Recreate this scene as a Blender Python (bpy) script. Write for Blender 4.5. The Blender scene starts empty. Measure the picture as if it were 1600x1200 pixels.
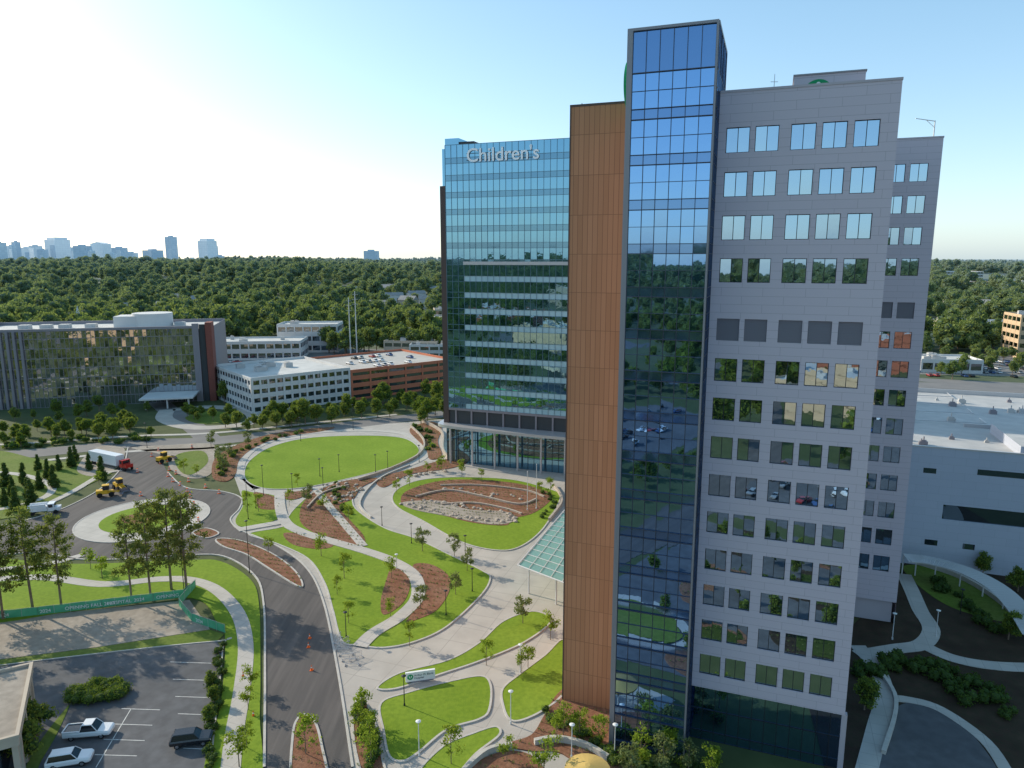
import bpy, math, random
import numpy as np
from mathutils import Vector, Matrix, noise
from mathutils.geometry import tessellate_polygon
rad=math.radians
R=random.Random(7)
scene=bpy.context.scene
COL=scene.collection
# ---------------------------------------------------------------- camera calibration (survey of the ground plane)
F=1109.0; P=rad(10.07); H=60.0
sp,cp=math.sin(P),math.cos(P)
def S(u,v,z=0.0):
    yc=(600-v)/F
    t=(H-z)/(sp-yc*cp)
    return ((u-800)/F*t,(cp+yc*sp)*t)
SUN_AZ=rad(60); SUN_EL=rad(26)
# ---------------------------------------------------------------- materials
MATS={}
def newmat(name):
    m=bpy.data.materials.new(name); m.use_nodes=True
    nt=m.node_tree
    for n in list(nt.nodes): nt.nodes.remove(n)
    out=nt.nodes.new('ShaderNodeOutputMaterial')
    MATS[name]=m
    return m,nt,out
def nd(nt,t,**k):
    n=nt.nodes.new(t)
    for a,b in k.items(): setattr(n,a,b)
    return n
def c4(c): return (c[0],c[1],c[2],1)
def mixc(nt,fac,a,b,blend='MIX'):
    m=nd(nt,'ShaderNodeMix',data_type='RGBA',blend_type=blend)
    for i,val in ((0,fac),(6,a),(7,b)):
        if isinstance(val,(int,float)): m.inputs[i].default_value=val
        elif isinstance(val,tuple): m.inputs[i].default_value=c4(val)
        else: nt.links.new(val,m.inputs[i])
    return m.outputs[2]
def noisef(nt,scale,detail=4,lo=.35,hi=.65,coord='Object',stretch=None):
    if coord=='Position':
        src=nd(nt,'ShaderNodeNewGeometry').outputs['Position']
    else: src=nd(nt,'ShaderNodeTexCoord').outputs[coord]
    if stretch:
        mp=nd(nt,'ShaderNodeMapping'); mp.inputs['Scale'].default_value=stretch[:3]
        if len(stretch)>3: mp.inputs['Rotation'].default_value=(0,0,stretch[3])
        nt.links.new(src,mp.inputs[0]); src=mp.outputs[0]
    n=nd(nt,'ShaderNodeTexNoise'); n.inputs['Scale'].default_value=scale; n.inputs['Detail'].default_value=detail
    nt.links.new(src,n.inputs['Vector'])
    mr=nd(nt,'ShaderNodeMapRange'); mr.inputs[1].default_value=lo; mr.inputs[2].default_value=hi
    nt.links.new(n.outputs['Fac'],mr.inputs[0])
    return mr.outputs[0]
def haze_paint(nt,col,d0=300,d1=6000,mx=.85,hc=(.36,.44,.50)):  # aerial haze painted into the base colour by distance from the origin
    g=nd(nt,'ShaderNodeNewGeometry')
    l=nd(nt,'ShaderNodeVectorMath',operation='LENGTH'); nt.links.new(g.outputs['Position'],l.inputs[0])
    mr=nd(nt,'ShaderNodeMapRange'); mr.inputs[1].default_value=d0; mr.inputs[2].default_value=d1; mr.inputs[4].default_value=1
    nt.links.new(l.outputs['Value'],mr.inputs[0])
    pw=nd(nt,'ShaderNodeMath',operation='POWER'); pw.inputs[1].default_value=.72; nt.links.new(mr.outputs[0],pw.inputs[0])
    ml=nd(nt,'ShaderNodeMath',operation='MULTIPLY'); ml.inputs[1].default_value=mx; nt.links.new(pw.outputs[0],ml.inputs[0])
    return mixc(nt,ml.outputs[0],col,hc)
def surf(name,c1,c2=None,scale=.3,rough=.85,c3=None,scale3=3,bump=0,bscale=8,metal=0,hz=False,spec=.3,stretch=None,fac3=.5):
    m,nt,out=newmat(name)
    b=nd(nt,'ShaderNodeBsdfPrincipled'); b.inputs['Roughness'].default_value=rough; b.inputs['Metallic'].default_value=metal
    b.inputs['Specular IOR Level'].default_value=spec
    col=c1
    if c2: col=mixc(nt,noisef(nt,scale,5,stretch=stretch),c1,c2)
    if c3:
        f=noisef(nt,scale3,3,stretch=stretch)
        mm=nd(nt,'ShaderNodeMath',operation='MULTIPLY'); mm.inputs[1].default_value=fac3; nt.links.new(f,mm.inputs[0])
        col=mixc(nt,mm.outputs[0],col,c3)
    if hz: col=haze_paint(nt,col)
    if isinstance(col,tuple): b.inputs['Base Color'].default_value=c4(col)
    else: nt.links.new(col,b.inputs['Base Color'])
    if bump:
        bp=nd(nt,'ShaderNodeBump'); bp.inputs['Strength'].default_value=bump; bp.inputs['Distance'].default_value=.1
        nt.links.new(noisef(nt,bscale,4,0,1),bp.inputs['Height']); nt.links.new(bp.outputs[0],b.inputs['Normal'])
    nt.links.new(b.outputs[0],out.inputs[0])
    return m
def panel(name,c1,c2,mortar,w,h,ms=.02,offset=0.,rough=.6,noise_amt=.25,metal=0,bias=0,spec=.3,hz=False,bumps=.35):
    m,nt,out=newmat(name)
    b=nd(nt,'ShaderNodeBsdfPrincipled'); b.inputs['Roughness'].default_value=rough; b.inputs['Metallic'].default_value=metal
    b.inputs['Specular IOR Level'].default_value=spec
    tc=nd(nt,'ShaderNodeTexCoord'); sx=nd(nt,'ShaderNodeSeparateXYZ'); nt.links.new(tc.outputs['Object'],sx.inputs[0])
    ad=nd(nt,'ShaderNodeMath',operation='ADD'); nt.links.new(sx.outputs[0],ad.inputs[0]); nt.links.new(sx.outputs[1],ad.inputs[1])
    cb=nd(nt,'ShaderNodeCombineXYZ'); nt.links.new(ad.outputs[0],cb.inputs[0]); nt.links.new(sx.outputs[2],cb.inputs[1])
    br=nd(nt,'ShaderNodeTexBrick'); br.offset=offset; br.squash=1
    nt.links.new(cb.outputs[0],br.inputs['Vector'])
    br.inputs['Color1'].default_value=c4(c1); br.inputs['Color2'].default_value=c4(c2); br.inputs['Mortar'].default_value=c4(mortar)
    br.inputs['Scale'].default_value=1; br.inputs['Mortar Size'].default_value=ms; br.inputs['Mortar Smooth'].default_value=.2
    br.inputs['Bias'].default_value=bias; br.inputs['Brick Width'].default_value=w; br.inputs['Row Height'].default_value=h
    col=mixc(nt,noisef(nt,.15,4),br.outputs['Color'],tuple(x*(1-noise_amt) for x in c1),'MIX')
    f=nd(nt,'ShaderNodeMix',data_type='RGBA'); f.inputs[0].default_value=noise_amt
    nt.links.new(br.outputs['Color'],f.inputs[6]); nt.links.new(col,f.inputs[7])
    o=f.outputs[2]
    if hz: o=haze_paint(nt,o)
    nt.links.new(o,b.inputs['Base Color'])
    if bumps:
        bp=nd(nt,'ShaderNodeBump'); bp.inputs['Strength'].default_value=bumps; bp.inputs['Distance'].default_value=.02; bp.invert=True
        nt.links.new(br.outputs['Fac'],bp.inputs['Height']); nt.links.new(bp.outputs[0],b.inputs['Normal'])
    nt.links.new(b.outputs[0],out.inputs[0])
    return m
def glass(name,tint,dark=(.012,.018,.024),refl=.65,rough=.015,warp=.003):
    m,nt,out=newmat(name)
    g=nd(nt,'ShaderNodeBsdfGlossy'); g.inputs['Color'].default_value=c4(tint); g.inputs['Roughness'].default_value=rough
    d=nd(nt,'ShaderNodeBsdfDiffuse')
    geo=nd(nt,'ShaderNodeNewGeometry')
    nt.links.new(mixc(nt,geo.outputs['Random Per Island'],dark,tuple(x*2.2 for x in dark)),d.inputs['Color'])
    fr=nd(nt,'ShaderNodeFresnel'); fr.inputs['IOR'].default_value=1.6
    mr=nd(nt,'ShaderNodeMapRange'); mr.inputs[3].default_value=refl; mr.inputs[4].default_value=1; nt.links.new(fr.outputs[0],mr.inputs[0])
    mx=nd(nt,'ShaderNodeMixShader'); nt.links.new(mr.outputs[0],mx.inputs[0]); nt.links.new(d.outputs[0],mx.inputs[1]); nt.links.new(g.outputs[0],mx.inputs[2])
    bp=nd(nt,'ShaderNodeBump'); bp.inputs['Strength'].default_value=1; bp.inputs['Distance'].default_value=warp
    nt.links.new(noisef(nt,.7,2,0,1),bp.inputs['Height']); nt.links.new(bp.outputs[0],g.inputs['Normal'])
    nt.links.new(mx.outputs[0],out.inputs[0])
    return m
def leaf(name,c1,c2,c3,trans=.35,hz=True,var=.6):
    m,nt,out=newmat(name)
    geo=nd(nt,'ShaderNodeNewGeometry'); oi=nd(nt,'ShaderNodeObjectInfo')
    col=mixc(nt,geo.outputs['Random Per Island'],c1,c2)
    col=mixc(nt,oi.outputs['Random'],col,mixc(nt,var,col,c3))
    nf=noisef(nt,.012,3,.42,.62,'Position')
    mm=nd(nt,'ShaderNodeMath',operation='MULTIPLY'); mm.inputs[1].default_value=.45; nt.links.new(nf,mm.inputs[0])
    col=mixc(nt,mm.outputs[0],col,c3)
    if hz: col=haze_paint(nt,col)
    d=nd(nt,'ShaderNodeBsdfDiffuse'); nt.links.new(col,d.inputs[0])
    t=nd(nt,'ShaderNodeBsdfTranslucent'); nt.links.new(mixc(nt,.35,col,(.28,.34,.02)),t.inputs[0])
    mx=nd(nt,'ShaderNodeMixShader'); mx.inputs[0].default_value=trans
    nt.links.new(d.outputs[0],mx.inputs[1]); nt.links.new(t.outputs[0],mx.inputs[2])
    nt.links.new(mx.outputs[0],out.inputs[0])
    return m
# ---- palette
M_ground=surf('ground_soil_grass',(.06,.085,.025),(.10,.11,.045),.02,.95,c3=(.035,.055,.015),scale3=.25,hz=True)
def lawnmat(name,a,b,c):
    return surf(name,a,b,.09,.9,c3=c,scale3=1.6,bump=.35,bscale=5,spec=.1,fac3=.45)
M_lawn=lawnmat('lawn_grass',(.17,.255,.022),(.215,.30,.032),(.10,.17,.016))
M_lawn2=lawnmat('rough_grass',(.13,.19,.03),(.18,.21,.055),(.07,.11,.02))
M_lawn3=lawnmat('dark_turf',(.05,.075,.014),(.07,.09,.02),(.03,.05,.01))  # turf coloured darker so the tower windows reflect it dark
M_mulch=surf('mulch',(.23,.105,.062),(.29,.155,.10),.35,.95,c3=(.11,.05,.032),scale3=2.5,bump=.6,bscale=4,spec=.1)
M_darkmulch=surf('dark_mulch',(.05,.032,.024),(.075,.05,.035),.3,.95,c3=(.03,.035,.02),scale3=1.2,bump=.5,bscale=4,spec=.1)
M_conc_plain=surf('concrete',(.50,.46,.41),(.42,.39,.35),.2,.85,c3=(.55,.52,.47),scale3=1.5,bump=.1)
def paving(name,c1,c2,w,ms=.05):
    m,nt,out=newmat(name)
    b=nd(nt,'ShaderNodeBsdfPrincipled'); b.inputs['Roughness'].default_value=.85; b.inputs['Specular IOR Level'].default_value=.2
    tc=nd(nt,'ShaderNodeTexCoord'); mp=nd(nt,'ShaderNodeMapping'); mp.inputs['Rotation'].default_value=(0,0,rad(20)); nt.links.new(tc.outputs['Object'],mp.inputs[0])
    br=nd(nt,'ShaderNodeTexBrick'); br.offset=0; nt.links.new(mp.outputs[0],br.inputs['Vector'])
    br.inputs['Color1'].default_value=c4(c1); br.inputs['Color2'].default_value=c4(c2); br.inputs['Mortar'].default_value=c4(tuple(x*.65 for x in c1))
    br.inputs['Scale'].default_value=1; br.inputs['Mortar Size'].default_value=ms; br.inputs['Brick Width'].default_value=w; br.inputs['Row Height'].default_value=w
    o=mixc(nt,noisef(nt,.25,5),br.outputs['Color'],tuple(x*.74 for x in c1))
    f=nd(nt,'ShaderNodeMix',data_type='RGBA'); f.inputs[0].default_value=.55
    nt.links.new(br.outputs['Color'],f.inputs[6]); nt.links.new(o,f.inputs[7]); nt.links.new(f.outputs[2],b.inputs['Base Color'])
    nt.links.new(b.outputs[0],out.inputs[0]); return m
M_pave=paving('concrete_driveway',(.47,.43,.385),(.43,.395,.355),4.5)
M_path=paving('concrete_path',(.51,.47,.425),(.475,.44,.40),2.2,.035)
M_kerb=surf('kerb_concrete',(.50,.47,.43),(.43,.40,.37),1,.85)
M_asph=surf('asphalt_new',(.095,.085,.082),(.135,.12,.114),.35,.9,c3=(.062,.058,.058),scale3=1.1,bump=.2,bscale=12,stretch=(1,.07,1,rad(6)))
M_asph2=surf('asphalt_parking',(.10,.103,.112),(.14,.14,.148),.08,.9,c3=(.065,.065,.07),scale3=.6,bump=.2,bscale=12)
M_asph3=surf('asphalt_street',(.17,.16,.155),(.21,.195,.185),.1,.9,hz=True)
M_dirtpad=surf('worn_concrete',(.32,.27,.22),(.40,.345,.29),.12,.95,c3=(.2,.17,.14),scale3=.9,bump=.2)
M_paint=surf('road_paint',(.72,.72,.70),(.5,.5,.48),2,.7)
M_wall=panel('metal_panel_wall',(.555,.485,.535),(.565,.495,.545),(.36,.31,.345),4.4,.93,.02,.5,.45,.06,bumps=.15)
M_wallside=surf('wall_side_panel',(.44,.39,.42),(.47,.42,.45),.2,.6)
M_terra=panel('terracotta_panel',(.46,.225,.12),(.39,.185,.095),(.19,.09,.05),.62,4.65,.03,.0,.55,.15)
M_fin=surf('aluminium_fin',(.50,.49,.50),None,rough=.4,metal=.4)
M_trim=surf('grey_edge_trim',(.28,.27,.29),None,rough=.45,metal=.3)
M_mull=surf('mullion_dark',(.04,.045,.055),None,rough=.4,metal=.5)
M_mullB=surf('mullion_blue_grey',(.07,.075,.10),None,rough=.4,metal=.4)
M_mullL=surf('mullion_light',(.13,.22,.28),None,rough=.4,metal=.4)
M_frame=surf('window_frame',(.03,.033,.038),None,rough=.5)
M_glass=glass('tower_glass',(.30,.54,.90),dark=(.006,.014,.03),refl=.74)
M_glass2=glass('window_glass',(.48,.68,.88),dark=(.01,.014,.02),refl=.70)
M_glassC=glass('far_tower_glass',(.28,.54,.72),dark=(.01,.03,.045),refl=.72,warp=.005)
M_span=glass('spandrel_glass',(.26,.46,.80),dark=(.02,.04,.08),refl=.55,rough=.05)
M_spanC=glass('teal_spandrel_glass',(.27,.50,.68),dark=(.02,.05,.07),refl=.5,rough=.06)
M_spanL=surf('light_spandrel',(.38,.57,.65),(.31,.49,.57),.1,.3,spec=.7)
M_louv=surf('louver_metal',(.25,.23,.255),None,rough=.55,metal=.2)
M_dark=surf('dark_recess',(.05,.055,.06),None,rough=.6)
M_white=surf('white_paint',(.8,.8,.78),(.72,.72,.7),.5,.5)
M_roof=surf('roof_membrane',(.46,.45,.44),(.52,.51,.50),.08,.85,c3=(.36,.36,.36),scale3=.4)
M_roofw=surf('white_roof_membrane',(.62,.60,.57),(.52,.51,.49),.05,.85,c3=(.42,.41,.39),scale3=.25)
M_rooft=surf('tan_deck',(.50,.46,.42),(.44,.41,.37),.1,.85,c3=(.38,.35,.32),scale3=.4)
M_green=surf('green_sign',(.0,.28,.10),None,rough=.5)
M_banner=surf('green_banner',(.08,.37,.20),(.12,.43,.25),.6,.75)
M_letter=surf('pale_sign_letters',(.88,.92,.96),None,rough=.4)
M_letterg=surf('grey_letters',(.09,.1,.11),None,rough=.5)
M_brick=panel('red_brick',(.25,.075,.055),(.21,.065,.05),(.16,.09,.08),.6,.25,.02,.5,.85,.2)
M_orangeb=surf('orange_brick',(.54,.18,.10),(.46,.15,.085),.2,.85)
M_tanb=surf('tan_brick',(.58,.42,.27),(.50,.36,.23),.2,.85)
M_whitew=surf('white_stucco',(.62,.61,.60),(.55,.54,.535),.1,.8)
M_beige=surf('beige_stucco',(.5,.42,.33),(.44,.37,.3),.2,.85)
M_yroof=surf('ochre_roof',(.55,.38,.12),(.48,.33,.11),.4,.8)
M_hosp=panel('low_building_panel',(.44,.47,.55),(.42,.45,.53),(.32,.35,.41),4,1.5,.02,.5,.6,.08)
M_glassO=glass('office_glass',(.80,.82,.86),dark=(.05,.05,.05),refl=.6,warp=.012)
M_darkglass=glass('dark_window_glass',(.5,.55,.6),refl=.35)
M_bark=surf('bark',(.17,.12,.085),(.24,.185,.14),1.5,.95,bump=.4)
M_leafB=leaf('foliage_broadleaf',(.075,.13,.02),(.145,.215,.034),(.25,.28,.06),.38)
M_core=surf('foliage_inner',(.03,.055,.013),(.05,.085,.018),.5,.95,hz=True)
M_leafY=leaf('foliage_young',(.18,.28,.03),(.30,.40,.055),(.22,.28,.04),.5,False)
M_leafG=leaf('foliage_greygreen',(.14,.18,.06),(.20,.24,.10),(.18,.20,.09),.35,False)
M_leafP=leaf('foliage_pine',(.10,.145,.035),(.20,.23,.07),(.23,.23,.08),.42,False)
M_leafD=leaf('foliage_dark',(.035,.075,.02),(.065,.12,.03),(.08,.12,.03),.3,False)
M_leafS=leaf('foliage_shrub',(.08,.15,.024),(.15,.24,.04),(.14,.19,.04),.35,False)
M_rock=surf('rock',(.40,.33,.27),(.50,.43,.36),1.5,.9,c3=(.25,.2,.16),scale3=3,bump=.5)
M_pole=surf('dark_pole',(.04,.04,.042),None,rough=.5,metal=.4)
M_polew=surf('pale_pole',(.6,.6,.6),None,rough=.4)
M_orange=surf('safety_orange',(.8,.14,.02),None,rough=.6)
M_yellow=surf('machine_yellow',(.7,.4,.03),None,rough=.5)
M_redp=surf('red_paint',(.5,.03,.02),None,rough=.35)
M_tyre=surf('tyre_rubber',(.02,.02,.02),None,rough=.9)
M_rim=surf('wheel_rim',(.4,.4,.42),None,rough=.35,metal=.8)
M_cglass=surf('car_glass',(.015,.02,.025),None,rough=.08,spec=.8)
M_cwhite=surf('car_paint_white',(.72,.73,.75),None,rough=.25,spec=.6)
M_cblack=surf('car_paint_black',(.015,.016,.02),None,rough=.2,spec=.7)
M_csilver=surf('car_paint_silver',(.4,.41,.43),None,rough=.3,metal=.5)
M_cred=surf('car_paint_red',(.35,.03,.03),None,rough=.3,spec=.6)
M_cblue=surf('car_paint_blue',(.05,.1,.25),None,rough=.3,spec=.6)
M_lens=surf('lamp_lens',(.7,.7,.68),None,rough=.2)
M_brown=surf('brown_metal',(.085,.06,.055),None,rough=.5)
def canopyglass():
    m,nt,out=newmat('canopy_glass')
    g=nd(nt,'ShaderNodeBsdfGlossy'); g.inputs['Roughness'].default_value=.06; g.inputs[0].default_value=(.85,.97,.95,1)
    d=nd(nt,'ShaderNodeBsdfDiffuse'); d.inputs[0].default_value=(.42,.62,.58,1)
    tr=nd(nt,'ShaderNodeBsdfTransparent'); tr.inputs[0].default_value=(.62,.86,.80,1)
    t=nd(nt,'ShaderNodeBsdfTranslucent'); t.inputs[0].default_value=(.45,.68,.62,1)
    a=nd(nt,'ShaderNodeMixShader'); a.inputs[0].default_value=.45; nt.links.new(d.outputs[0],a.inputs[1]); nt.links.new(t.outputs[0],a.inputs[2])
    c=nd(nt,'ShaderNodeMixShader'); c.inputs[0].default_value=.42; nt.links.new(a.outputs[0],c.inputs[1]); nt.links.new(tr.outputs[0],c.inputs[2])
    b=nd(nt,'ShaderNodeMixShader'); b.inputs[0].default_value=.15; nt.links.new(c.outputs[0],b.inputs[1]); nt.links.new(g.outputs[0],b.inputs[2])
    nt.links.new(b.outputs[0],out.inputs[0]); return m
M_canopy=canopyglass()
# ---------------------------------------------------------------- mesh builder
class B:
    def __init__(s): s.v=[];s.f=[];s.m=[]
    def quad(s,pts,mi=0):
        n=len(s.v); s.v+= [tuple(p) for p in pts]; s.f.append(tuple(range(n,n+len(pts)))); s.m.append(mi)
    def box(s,x0,y0,z0,x1,y1,z1,mi=0,top=None):
        n=len(s.v)
        s.v+=[(x0,y0,z0),(x1,y0,z0),(x1,y1,z0),(x0,y1,z0),(x0,y0,z1),(x1,y0,z1),(x1,y1,z1),(x0,y1,z1)]
        for i,q in enumerate([(0,1,5,4),(1,2,6,5),(2,3,7,6),(3,0,4,7),(4,5,6,7),(3,2,1,0)]):
            s.f.append(tuple(n+k for k in q)); s.m.append(top if (top is not None and i==4) else mi)
    def tube(s,p,q,r0,r1,n=8,mi=0,cap=True):
        p=Vector(p);q=Vector(q);d=(q-p).normalized()
        a=d.orthogonal().normalized(); b=d.cross(a)
        k=len(s.v)
        for c,r in ((p,r0),(q,r1)):
            for i in range(n):
                t=2*math.pi*i/n; s.v.append(tuple(c+a*math.cos(t)*r+b*math.sin(t)*r))
        for i in range(n):
            j=(i+1)%n; s.f.append((k+i,k+j,k+n+j,k+n+i)); s.m.append(mi)
        if cap:
            s.f.append(tuple(k+i for i in range(n))[::-1]); s.m.append(mi)
            s.f.append(tuple(k+n+i for i in range(n))); s.m.append(mi)
    def add(s,verts,faces,mi=0):
        n=len(s.v); s.v+=[tuple(x) for x in verts]
        for f in faces: s.f.append(tuple(n+i for i in f)); s.m.append(mi)
    def mesh(s,name,mats,smooth=False):
        me=bpy.data.meshes.new(name); me.from_pydata(s.v,[],s.f)
        for m in mats: me.materials.append(m)
        me.polygons.foreach_set('material_index',s.m)
        if smooth: me.polygons.foreach_set('use_smooth',[True]*len(s.f))
        me.update(); return me
    def obj(s,name,mats,parent=None,loc=(0,0,0),rot=0,smooth=False,**pr):
        o=bpy.data.objects.new(name,s.mesh(name,mats,smooth)); COL.objects.link(o)
        o.location=loc; o.rotation_euler[2]=rot
        if parent: o.parent=parent
        for k,v in pr.items(): o[k]=v
        return o
def top(name,label,category,loc=(0,0,0),rot=0,group=None):
    e=bpy.data.objects.new(name,None); e.empty_display_size=.5; COL.objects.link(e)
    e.location=loc; e.rotation_euler[2]=rot; e['label']=label; e['category']=category
    if group: e['group']=group
    return e
def meshobj(name,me,parent=None,loc=(0,0,0),rot=0,sc=1,**pr):
    o=bpy.data.objects.new(name,me); COL.objects.link(o); o.location=loc; o.rotation_euler[2]=rot
    o.scale=(sc,sc,sc) if not isinstance(sc,tuple) else sc
    if parent: o.parent=parent
    for k,v in pr.items(): o[k]=v
    return o
# ---------------------------------------------------------------- ground shapes
def cr(pts,closed=True,n=6):
    out=[];L=len(pts)
    rng=range(L) if closed else range(L-1)
    for i in rng:
        if closed: p0,p1,p2,p3=pts[i-1],pts[i],pts[(i+1)%L],pts[(i+2)%L]
        else: p0,p1,p2,p3=pts[max(i-1,0)],pts[i],pts[i+1],pts[min(i+2,L-1)]
        for k in range(n):
            t=k/n
            out.append(tuple(.5*((2*p1[j])+(-p0[j]+p2[j])*t+(2*p0[j]-5*p1[j]+4*p2[j]-p3[j])*t*t+(-p0[j]+3*p1[j]-3*p2[j]+p3[j])*t**3) for j in (0,1)))
    if not closed: out.append(tuple(pts[-1]))
    return out
def area(p): return .5*sum(p[i-1][0]*p[i][1]-p[i][0]*p[i-1][1] for i in range(len(p)))
def sheetw(name,w,z,mat,kerb=False,label=None):
    if area(w)<0: w=w[::-1]
    b=B(); n=len(w)
    b.v=[(x,y,z) for x,y in w]+[(x,y,-.05) for x,y in w]
    for t in tessellate_polygon([[Vector((x,y,0)) for x,y in w]]):
        a,bb,c=[Vector(b.v[i]) for i in t]
        if (bb-a).cross(c-a).z<0: t=t[::-1]
        b.f.append(tuple(t)); b.m.append(0)
    for i in range(n):
        j=(i+1)%n; b.f.append((i+n,j+n,j,i)); b.m.append(0)
    o=b.obj(name,[mat],kind='structure')
    if kerb: kerbring(w,z)
    return w
def kerbring(w,z,wd=.28,up=.05):
    n=len(w); b=B(); nor=[]
    for i in range(n):
        a=Vector(w[i-1]);c=Vector(w[(i+1)%n]); d=(c-a)
        d=d.normalized() if d.length>0 else Vector((1,0)); nor.append(Vector((-d.y,d.x)))
    prof=[(-.02,-.05),(-.02,z+up),(wd,z+up),(wd,-.05)]
    for i in range(n):
        for k,(o,h) in enumerate(prof):
            p=Vector(w[i])+nor[i]*o; b.v.append((p.x,p.y,h))
    for i in range(n):
        j=(i+1)%n
        for k in range(3): b.f.append((i*4+k,j*4+k,j*4+k+1,i*4+k+1)[::-1]); b.m.append(0)
    b.obj('kerb',[M_kerb],kind='structure')
def sheet(name,pts,z,mat,kerb=False,smooth=True):
    w=[S(u,v) for u,v in pts]
    if smooth: w=cr(w)
    return sheetw(name,w,z,mat,kerb)
def stripw(name,pl,width,z,mat,closed=False,n=6):
    pl=cr(pl,closed,n); b=B(); L=len(pl)
    for i in range(L):
        a=Vector(pl[i-1] if (i>0 or closed) else pl[0]); c=Vector(pl[(i+1)%L] if (i<L-1 or closed) else pl[-1])
        d=(c-a).normalized(); nrm=Vector((-d.y,d.x)); p=Vector(pl[i])
        for s_ in (1,-1):
            q=p+nrm*s_*width/2; b.v.append((q.x,q.y,z)); b.v.append((q.x,q.y,-.05))
    for i in range(L if closed else L-1):
        j=(i+1)%L
        b.f.append((i*4+2,j*4+2,j*4,i*4)); b.m.append(0)
        b.f.append((i*4,j*4,j*4+1,i*4+1)); b.m.append(0)
        b.f.append((i*4+3,j*4+3,j*4+2,i*4+2)); b.m.append(0)
    b.obj(name,[mat],kind='structure')
    return pl
def strip(name,pts,width,z,mat,closed=False): return stripw(name,[S(u,v) for u,v in pts],width,z,mat,closed)
def inside(p,poly):
    x,y=p;r=False;n=len(poly)
    for i in range(n):
        x1,y1=poly[i-1];x2,y2=poly[i]
        if (y1>y)!=(y2>y) and x<(x2-x1)*(y-y1)/(y2-y1)+x1: r=not r
    return r
# terrain
def ss(t): t=max(0,min(1,t)); return t*t*(3-2*t)
def hgt(x,y):
    n=noise.noise(Vector((x*.0013,y*.0016,3.1)))+.45*noise.noise(Vector((x*.0045,y*.0045,7)))
    if y<-480: return max(0,ss((-y-480)/800)*(36+18*n))  # unseen hill behind the viewpoint, added for the window reflections
    if y<480: return 0.
    t=ss((y-480)/900)
    side=1 if x<100 else .55
    return max(0,t*(21+32*n)*side)
xs=[math.sinh(k/40*5.3)/math.sinh(5.3)*24000 for k in range(-40,41)]
b=B()
xs2=sorted(set([round(x,2) for x in xs]+[float(k) for k in range(-2400,2401,80)]))
for y in xs2:
    for x in xs2: b.v.append((x,y,hgt(x,y)))
n=len(xs2)
for i in range(n-1):
    for j in range(n-1): b.f.append((i*n+j,i*n+j+1,(i+1)*n+j+1,(i+1)*n+j)); b.m.append(0)
b.obj('ground',[M_ground],kind='structure',smooth=True)

# --- roads, plaza
road=[(-60,826),(0,822),(60,808),(110,790),(160,762),(192,728),(200,700),(240,698),(262,738),(290,762),(345,768),(376,778),(374,795),(360,812),(372,828),(430,852),(478,887),(505,940),(528,1050),(551,1200),(556,1270),(420,1270),(413,1200),(414,1050),(412,945),(398,900),(350,870),(290,868),(200,874),(120,874),(60,864),(0,868),(-60,872)]
plaza=[(378,778),(366,745),(378,705),(440,676),(560,666),(690,655),(900,680),(1010,760),(1010,1000),(920,1100),(1010,1300),(562,1300),(551,1200),(528,1050),(505,940),(478,887),(430,852),(368,828),(358,812)]
sheet('plaza',plaza,.04,M_pave,smooth=False)
W_road=sheet('road',road,.06,M_asph)
def kerbline(pts,z=.19,w=.32):
    strip('kerb',pts,w,z,M_kerb)
kerbline([(372,828),(430,852),(478,887),(505,940),(528,1050),(551,1200)])
kerbline([(413,1200),(414,1050),(412,945),(398,900),(350,870),(290,868),(200,874),(120,874),(60,864),(0,868),(-60,872)])
kerbline([(262,738),(290,762),(345,768),(376,778),(374,795),(360,812),(372,828)])
kerbline([(-60,826),(0,822),(60,808),(110,790),(160,762),(192,728),(200,700)])
x0,y0=S(482,1262)
stripw('road',[(x0,y0+1),(x0+1,45),(x0+6,0),(x0+2,-60),(x0-30,-150),(x0-80,-300),(x0-90,-700)],11,.055,M_asph)
strip('road',[(-260,722),(0,712),(200,694),(330,689),(480,672),(620,655),(760,640),(900,625)],11,.05,M_asph3)
strip('road',[(330,689),(300,665),(262,640),(230,610)],8,.055,M_asph3)
strip('pavement',[(0,728),(200,706),(335,700),(480,682)],2.2,.12,M_path)
strip('pavement',[(-200,698),(0,695),(200,682),(330,677),(480,662),(620,648)],2.2,.12,M_path)
# roundabout
cx,cy=S(225,811)
def circ(cx,cy,r,n=48,e=1): return [(cx+r*math.cos(2*math.pi*i/n),cy+r*e*math.sin(2*math.pi*i/n)) for i in range(n)]
sheetw('pavement',circ(cx,cy,14.3),.16,M_path,kerb=True)
sheetw('lawn',circ(cx,cy,9.2),.22,M_lawn)
bx=sheetw('planting_bed',circ(cx-.5,cy,4.5,n=32,e=.8),.26,M_mulch)
# left lawn and pavements
LL=sheet('lawn',[(-90,876),(0,874),(120,882),(290,876),(345,878),(392,907),(405,948),(407,1050),(406,1120),(405,1230),(318,1230),(345,1100),(352,1000),(340,975),(300,935),(150,950),(-90,975)],.15,M_lawn)
strip('path',[(-80,912),(60,903),(160,914),(250,906),(300,908),(340,924),(372,960),(384,1010),(378,1080),(366,1150),(358,1230)],2.3,.19,M_path)
strip('path',[(130,868),(60,885),(-40,893)],1.8,.19,M_path)
sheet('yard',[(-90,978),(150,953),(296,938),(328,984),(150,1012),(-90,1042)],.09,M_dirtpad,smooth=False)
sheet('lawn',[(-90,1043),(150,1013),(328,985),(350,992),(340,1002),(45,1034),(-90,1058)],.13,M_lawn2,smooth=False)
PK=sheet('car_park',[(-140,1062),(45,1035),(338,1003),(348,1015),(325,1230),(318,1300),(-140,1300)],.08,M_asph2,smooth=False)
kerbline([(-140,1062),(45,1035),(338,1003),(348,1015),(325,1230)],.18,.2)
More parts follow.
